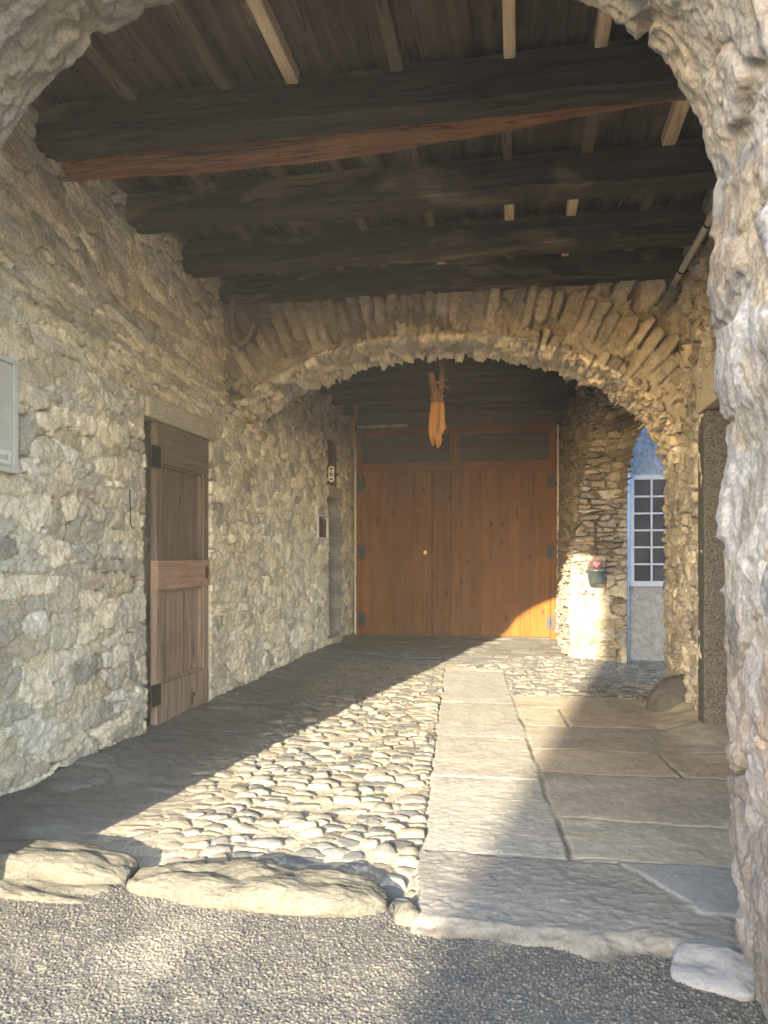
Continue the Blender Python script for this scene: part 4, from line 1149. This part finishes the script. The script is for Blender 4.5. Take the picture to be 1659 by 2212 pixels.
ns = empty('house_number', (-2.735, 11.03, 2.56))
tag(ns, 'small white enamel house number 6 beside the barred window', 'sign')
outl = [(-0.042, -0.09), (-0.028, -0.108), (0, -0.125), (0.028, -0.108), (0.042, -0.09), (0.042, 0.09), (0.028, 0.108), (0, 0.125), (-0.028, 0.108), (-0.042, 0.09)]
bm = bmesh.new(); add_prism(bm, outl, 0.008, Matrix.Translation((0, 0, 0)))
bm_obj('plate', bm, M['enamel'], ns)
text_mesh('numeral', '6', 0.115, M['ink'], ns, Matrix.Translation((0, -0.002, 0.0)) @ Matrix.Rotation(R(90), 4, 'X'), 0.001, True)
for sgn in (1, -1):
    bm = bmesh.new()
    add_prism(bm, [(-0.02, sgn * 0.062), (0.02, sgn * 0.062), (0.024, sgn * 0.078), (0, sgn * 0.100), (-0.024, sgn * 0.078)][::sgn], 0.002, Matrix.Translation((0, -0.0022, 0)))
    bm_obj('ornament', bm, M['rust'], ns)

gr_ = empty('barred_window', (-2.865, 11.39, 2.42))
tag(gr_, 'small dark window with an iron grille high in the left wall near the gate', 'window')
bm = bmesh.new()
for yy in (-0.2, 0.0, 0.2): add_box(bm, 0.06, 0.075, yy - 0.008, yy + 0.008, 0.0, 0.68)
for zz in (0.2, 0.44): add_box(bm, 0.058, 0.077, -0.37, 0.36, zz - 0.008, zz + 0.008)
bm_obj('grille', bm, M['iron'], gr_)
bm = bmesh.new(); add_box(bm, -0.005, 0.03, -0.39, 0.37, -0.01, 0.69)
bm_obj('pane', bm, paint_mat('dark_glass', (0.02, 0.022, 0.025), 0.08), gr_)

bm = bmesh.new(); add_box(bm, -3.12, -3.08, 11.0, 11.78, 0.10, 2.2, 0.004)
tag(bm_obj('wooden_door', bm, M['door_red']), 'reddish door leaf almost hidden in the deep doorway below the barred window', 'door')

mb = empty('letterbox', (-2.79, 10.69, 1.60))
tag(mb, 'dark letterbox niche with a pale frame in the left wall by the doorway', 'letterbox')
bm = bmesh.new()
for q in ((-0.02, 0.03, -0.28, -0.262, -0.01, 0.33), (-0.02, 0.03, 0.262, 0.28, -0.01, 0.33), (-0.02, 0.03, -0.262, 0.262, -0.01, 0.01), (-0.02, 0.03, -0.262, 0.262, 0.31, 0.33)):
    add_box(bm, *q, 0.003)
bm_obj('frame', bm, M['white_frame'], mb)
bm = bmesh.new(); add_box(bm, -0.09, -0.07, -0.262, 0.262, 0.01, 0.31)
bm_obj('back', bm, M['ink'], mb)
bm = bmesh.new(); add_box(bm, -0.07, 0.0, 0.10, 0.255, 0.015, 0.28, 0.003)
bm_obj('flap', bm, M['rust'], mb)
bm = bmesh.new(); add_box(bm, -2.79, -2.74, 10.86, 10.96, 1.30, 1.41, 0.006)
bell = bm_obj('doorbell', bm, M['metal_grey']); tag(bell, 'small doorbell panel with brown buttons under the letterbox', 'doorbell')
bm = bmesh.new(); add_box(bm, -2.74, -2.734, 10.90, 10.95, 1.365, 1.40); add_box(bm, -2.74, -2.734, 10.90, 10.95, 1.315, 1.35)
bm_obj('button', bm, M['rust'], bell)

bm = bmesh.new()
ph = [Vector((-2.735, 5.06, 1.82)), Vector((-2.73, 5.06, 1.70)), Vector((-2.73, 5.065, 1.58)), Vector((-2.725, 5.075, 1.545)), Vector((-2.715, 5.09, 1.55))]
add_tube(bm, ph, 0.0042, 8)
tag(bm_obj('iron_hook', bm, M['iron'], smooth=True), 'thin iron hook hanging on the left wall before the old door', 'hook')

bm = bmesh.new()
pts = [at(507, 628, y=6.86), at(501, 655, y=6.86), at(499, 690, y=6.86), at(503, 715, y=6.86), at(510, 735, y=6.85), at(519, 743, y=6.84), at(530, 738, y=6.83), at(540, 722, y=6.83), at(548, 698, y=6.83)]
fine = []
for i in range(len(pts) - 1):
    for k_ in range(4): fine.append(pts[i].lerp(pts[i + 1], k_ / 4))
fine.append(pts[-1])
add_tube(bm, fine, [0.030 - 0.010 * i / len(fine) + 0.003 * math.sin(i * 1.3) for i in range(len(fine))], 10)
tag(bm_obj('wooden_hook', bm, M['grey_branch'], smooth=True), 'crooked grey branch bent into a hook in the corner by the inner arch', 'hook')

# ------------------------------------------------------------------ hanging weathered wood
def hang_wood(base, body, forks, prongs, label, flat=0.55):
    """body: list of (x, z, half width); forks/prongs: paths of (x, z, r) from local origin."""
    e_ = empty('hanging_wood', base)
    tag(e_, label, 'carving')
    bm = bmesh.new()
    rings = []
    seg = 24
    for i, (x, z, r) in enumerate(body):
        ring = []
        for k_ in range(seg):
            a = 2 * math.pi * k_ / seg
            rib = 1 + 0.11 * (1 if k_ % 2 else -1) * sm(np.array(z), -0.45, -0.25) + 0.16 * mnoise.noise(Vector((math.cos(a) * 2, z * 14, math.sin(a) * 2))) * float(1 - sm(np.array(z), -0.45, -0.25)) + 0.04 * mnoise.noise(Vector((math.cos(a) * 3, z * 5, math.sin(a) * 3)))
            ring.append(bm.verts.new((x + r * float(rib) * math.cos(a), r * flat * float(rib) * math.sin(a), z)))
        rings.append(ring)
    for i in range(len(rings) - 1):
        for k_ in range(seg):
            bm.faces.new((rings[i][k_], rings[i][(k_ + 1) % seg], rings[i + 1][(k_ + 1) % seg], rings[i + 1][k_]))
    bm.faces.new(rings[0]); bm.faces.new(rings[-1][::-1])
    for pth in prongs:
        add_tube(bm, [(x, 0, z) for x, z, r in pth], [r for x, z, r in pth], 10)
    bm_obj('stem', bm, M['old_wood'], e_, smooth=False)
    bm = bmesh.new()
    for pth in forks:
        add_tube(bm, [(x, y_, z) for x, y_, z, r in pth], [r for x, y_, z, r in pth], 12)
    bm_obj('fork', bm, M['branch'], e_, smooth=True)
    return e_
def body_prof(cs, n=40):
    zz = np.array([c[1] for c in cs]); t = np.linspace(0, 1, n)
    q = np.linspace(zz[0], zz[-1], n)
    if zz[0] > zz[-1]:
        return [(float(np.interp(-z, -zz, [c[0] for c in cs])), float(z), float(np.interp(-z, -zz, [c[2] for c in cs]))) for z in q]
    return [(float(np.interp(z, zz, [c[0] for c in cs])), float(z), float(np.interp(z, zz, [c[2] for c in cs]))) for z in q]
p0 = at(945, 868, y=8.05)
S = 8.02 / 1650.0                                # metres per picture pixel at that distance
b1 = body_prof([(0.0, 0.0, 13 * S), (0.0, -20 * S, 14.5 * S), (-1 * S, -45 * S, 16 * S), (-3 * S, -62 * S, 15.5 * S), (-5 * S, -78 * S, 13.5 * S)], 46)
hang_wood(p0, b1,
          [[(0, 0, -2 * S, 13 * S), (0, 0, 8 * S, 13 * S), (-1 * S, 0, 18 * S, 12 * S), (-2 * S, 0, 24 * S, 11 * S)],
           [(-4 * S, 0, 16 * S, 8 * S), (-9 * S, 0, 34 * S, 7.5 * S), (-12 * S, 0, 50 * S, 7 * S), (-12.5 * S, 0, 62 * S, 7 * S), (-12 * S, 0, 64 * S, 5 * S)],
           [(5 * S, 0, 16 * S, 7 * S), (8 * S, 0.01, 36 * S, 6 * S), (9 * S, 0.03, 58 * S, 6 * S), (7 * S, 0.08, 84 * S, 6 * S), (5 * S, 0.30, 150 * S, 5.5 * S)]],
          [[(-9 * S, -72 * S, 7.5 * S), (-10 * S, -84 * S, 6.5 * S), (-9.5 * S, -90 * S, 4.5 * S), (-9 * S, -96 * S, 1.2 * S)],
           [(2 * S, -74 * S, 7.5 * S), (3 * S, -86 * S, 7 * S), (2 * S, -95 * S, 4.5 * S), (0, -101 * S, 1.5 * S)],
           [(11 * S, 45 * S, 1.4 * S), (16 * S, 46 * S, 0.9 * S), (23 * S, 49 * S, 0.3 * S)],
           [(10 * S, 36 * S, 1.6 * S), (17 * S, 34 * S, 1.1 * S), (22 * S, 29 * S, 0.7 * S), (24.5 * S, 22 * S, 0.3 * S)],
           [(-11 * S, 2 * S, 1.6 * S), (-15 * S, 8 * S, 1.1 * S), (-17 * S, 13 * S, 0.4 * S)],
           [(11 * S, 12 * S, 0.8 * S), (20 * S, 12 * S, 0.4 * S)], [(-13 * S, -24 * S, 0.7 * S), (-24 * S, -26 * S, 0.3 * S)],
           [(14 * S, -46 * S, 3 * S), (17 * S, -54 * S, 4.5 * S), (16 * S, -60 * S, 3 * S), (13 * S, -62 * S, 1 * S)],
           [(1 * S, 40 * S, 4 * S), (1.2 * S, 44 * S, 4 * S)]],
          'forked piece of orange weathered wood hanging under the middle of the inner arch')
p1 = at(762, 905, y=11.55)
S2 = 11.85 / 1650.0
hang_wood(p1, body_prof([(0, 0, 4 * S2), (-1 * S2, -10 * S2, 5.5 * S2), (-1 * S2, -45 * S2, 5.5 * S2), (0, -66 * S2, 2.0 * S2)], 30),
          [[(0, 0, -2 * S2, 3.5 * S2), (1 * S2, 0, 12 * S2, 3 * S2)],
           [(7 * S2, 0, -6 * S2, 2.4 * S2), (7 * S2, 0, 6 * S2, 3.5 * S2), (7.5 * S2, 0, 24 * S2, 5 * S2), (5 * S2, 0, 40 * S2, 4.5 * S2), (2 * S2, 0.05, 62 * S2, 4 * S2)]],
          [[(2 * S2, 8 * S2, 1 * S2), (0, 15 * S2, 0.4 * S2)]],
          'slim orange weathered wood hanging in the left corner beside the gate', 0.7)
p2 = at(654, 842, y=8.2)
S3 = 8.4 / 1650
hang_wood(p2, body_prof([(0, 6 * S3, 5 * S3), (1 * S3, 0, 6.5 * S3), (0, -14 * S3, 5 * S3), (0, -26 * S3, 1.5 * S3)], 24),
          [[(0, 0, 4 * S3, 5 * S3), (0, 0, 22 * S3, 5 * S3), (1 * S3, 0.05, 60 * S3, 4 * S3), (2 * S3, 0.15, 182 * S3, 3.5 * S3)]], [],
          'tip of orange weathered wood peeping out behind the left haunch of the inner arch', 0.7)

# ------------------------------------------------------------------ flower pot on the pier
pc = Vector((at(1288, 1228, y=10.14).x, 10.13, 0))
zt, zb = 1.19, 0.99
pot = empty('flower_pot', (pc.x, pc.y - 0.01, zb + 0.0))
pot.scale = (0.94, 0.92, 0.92)
tag(pot, 'dark green flower pot of heather with a red heart on the slate pier', 'flower pot')
bm = bmesh.new()
add_lathe(bm, [(0.098, 0.0), (0.104, 0.012), (0.122, 0.165), (0.134, 0.168), (0.136, 0.20), (0.126, 0.202), (0.118, 0.185)], (0, 0, 0), 28)
bm_obj('pot', bm, M['pot'], pot, smooth=True)
bm = bmesh.new(); add_lathe(bm, [(0.116, 0.186), (0.06, 0.196), (0.01, 0.200)], (0, 0, 0), 20)
bm_obj('soil', bm, M['soil'], pot, smooth=True)
rr = random.Random(12)
bm = bmesh.new(); bl = bmesh.new()
for i in range(90):
    a, q = rr.uniform(0, 6.28), 0.10 * math.sqrt(rr.random())
    x, y = q * math.cos(a), q * math.sin(a)
    ht = rr.uniform(0.08, 0.19); lean = 0.5 * q / 0.1
    tip = Vector((x + math.cos(a) * lean * ht * 0.7, y + math.sin(a) * lean * ht * 0.7, 0.19 + ht))
    b0 = Vector((x, y, 0.19))
    tgt = bm if rr.random() < 0.7 else bl
    add_tube(tgt, [b0, b0.lerp(tip, 0.5) + Vector((rr.uniform(-.01, .01), rr.uniform(-.01, .01), 0)), tip], [0.0015, 0.0045, 0.0012], 5)
    for k_ in range(5):
        t = rr.uniform(0.35, 1); c_ = b0.lerp(tip, t); aa = rr.uniform(0, 6.28)
        add_tube(tgt, [c_, c_ + Vector((math.cos(aa) * 0.012, math.sin(aa) * 0.012, 0.009))], [0.003, 0.0012], 4)
bm_obj('heather', bm, M['heather'], pot); bm_obj('foliage', bl, M['leaf'], pot)
bm = bmesh.new()
hp_ = [(0.042 * 16 * math.sin(t) ** 3 / 16, 0.042 * (13 * math.cos(t) - 5 * math.cos(2 * t) - 2 * math.cos(3 * t) - math.cos(4 * t)) / 16) for t in np.linspace(0, 2 * math.pi, 36)[:-1]]
add_prism(bm, hp_, 0.016, Matrix.Translation((-0.01, -0.125, 0.268)))
bm_obj('heart', bm, M['heart'], pot)
bm = bmesh.new(); add_tube(bm, [(-0.01, -0.115, 0.25), (-0.005, -0.09, 0.19)], 0.003, 6)
bm_obj('stake', bm, M['iron'], pot)
bm = bmesh.new(); add_box(bm, pc.x - 0.022, pc.x + 0.002, 10.20, 10.24, 1.22, 1.80, 0.004)
bm_obj('bracket', bm, M['rust'], None)
br = bpy.data.objects['bracket']; br.name = 'iron_bar'
tag(br, 'rusty upright iron bar on the pier just above the flower pot', 'bar')

# ------------------------------------------------------------------ conduit, nail
def at_line(a, b_, n=8): return [Vector(a).lerp(Vector(b_), i / n) for i in range(n + 1)]
cd = empty('conduit', (0, 0, 0))
tag(cd, 'pale plastic conduit running along the top of the right wall under the beams', 'pipe')
bm = bmesh.new(); add_tube(bm, at_line((1.32, 5.0, 3.70), (1.33, 6.95, 3.70)), 0.028, 16)
bm_obj('tube', bm, M['pipe'], cd, smooth=True)
for y in (5.72, 6.62):
    bm = bmesh.new(); add_tube(bm, [(1.325, y - 0.012, 3.70), (1.325, y + 0.012, 3.70)], 0.034, 16); add_box(bm, 1.345, 1.42, y - 0.012, y + 0.012, 3.685, 3.715)
    bm_obj('clip', bm, M['iron'], cd)
bm = bmesh.new()
nb = at(1640, 88, y=2.58)
add_tube(bm, [(nb.x - 0.045, 2.58, nb.z + 0.004), (nb.x + 0.12, 2.60, nb.z - 0.012)], 0.0045, 8)
add_tube(bm, [(nb.x - 0.049, 2.58, nb.z + 0.0045), (nb.x - 0.044, 2.58, nb.z + 0.004)], 0.009, 8)
tag(bm_obj('nail', bm, M['rust'], smooth=True), 'rusty nail sticking out of the pale jamb of the outer arch', 'nail')

# ------------------------------------------------------------------ loose stones along the kerb and by the walls
o = rough_block('kerb_stone', (0.56, 0.165, 0.095), (-1.06, 2.985, -0.030), M['kerb'], None, k=3.0, amp=0.018, freq=7, n=80, seed=21, rot=(0, 0, R(-2)), aniso=(0.8, 1.3, 1.5), lump=0.02, facet=0.03)
tag(o, 'long pale rounded kerb stone lying in full sun before the cobbles', 'kerb stone')
o = rough_block('kerb_stone', (0.36, 0.14, 0.080), (-1.98, 3.02, -0.005), M['kerb'], None, k=3.6, amp=0.016, freq=7, n=50, seed=22, rot=(0, R(5), R(4)), aniso=(0.7, 1.4, 2.0), lump=0.02, facet=0.03)
tag(o, 'flat layered kerb stone at the far left end of the kerb', 'kerb stone')
o = rough_block('kerb_stone', (0.30, 0.10, 0.045), (-1.88, 2.87, -0.05), M['kerb'], None, k=3.6, amp=0.014, freq=8, n=36, seed=27, rot=(0, R(6), R(-3)), aniso=(0.7, 1.4, 2.0), lump=0.015, facet=0.02)
tag(o, 'thin low stone in front of the layered kerb stone on the left', 'kerb stone')
o = rough_block('small_stone', (0.055, 0.05, 0.055), (-0.415, 2.875, -0.035), M['kerb'], None, k=2.8, amp=0.014, freq=16, n=12, seed=23)
tag(o, 'fist-sized pale stone at the right end of the long kerb stone', 'stone')
o = rough_block('small_stone', (0.135, 0.10, 0.035), (0.645, 2.70, -0.045), M['white_stone'], None, k=5, amp=0.010, freq=11, n=30, seed=25, rot=(R(16), R(-3), R(-18)), facet=0.014)
tag(o, 'whitish flat broken stone against the foot of the right jamb', 'stone')
o = rough_block('guard_stone', (0.23, 0.30, 0.30), (1.36, 7.02, 0.0), M['boulder'], None, k=1.7, amp=0.03, freq=4, n=26, seed=26, rot=(R(8), R(14), R(-24)), lump=0.06)
tag(o, 'dark wedge-shaped guard stone at the foot of the right side of the inner arch', 'stone')

# ------------------------------------------------------------------ the house across the street that shades the right half
fh = empty('house', (3.0, -22.0, 0))
tag(fh, 'narrow plain house across the street behind the viewer', 'house')
hx0, hx1 = -6.95, -3.2
bm = bmesh.new(); add_box(bm, hx0, hx1, -4, 4, -0.2, 10.4)
bm_obj('wall', bm, M['house_plaster'], fh)
bm = bmesh.new(); add_prism(bm, [(-4.3, 10.35), (4.3, 10.35), (0, 11.4)], hx1 - hx0 + 0.4, Matrix.Translation((hx1 + 0.2, 0, 0)) @ Matrix.Rotation(R(90), 4, 'Z'))
bm_obj('roof', bm, M['roof_stone'], fh)
for i in range(2):
    for k_ in range(3):
        x, z = -6.4 + i * 1.7, 1.2 + k_ * 3.1
        bm = bmesh.new(); add_box(bm, x, x + 1.0, 3.98, 4.03, z, z + 1.5)
        wn_ = bm_obj('window', bm, M['white_frame'], fh)
        bm = bmesh.new(); add_box(bm, x + 0.08, x + 0.92, 4.035, 4.04, z + 0.08, z + 1.42)
        bm_obj('pane', bm, M['dark_room'], wn_)

# ------------------------------------------------------------------ dusty, sunlit air
hm = bpy.data.materials.new('hazy_air'); hm.use_nodes = True
t_ = hm.node_tree
t_.nodes.remove(t_.nodes['Principled BSDF'])
pv = t_.nodes.new('ShaderNodeVolumePrincipled')
pv.inputs['Color'].default_value = (0.96, 0.93, 0.86, 1)
pv.inputs['Density'].default_value = HAZE
pv.inputs['Anisotropy'].default_value = 0.0
t_.links.new(pv.outputs[0], t_.nodes['Material Output'].inputs['Volume'])
bm = bmesh.new(); add_box(bm, -50, 50, -50, 34, -3.0, 12.4)
tag(bm_obj('haze', bm, hm), kind='stuff')
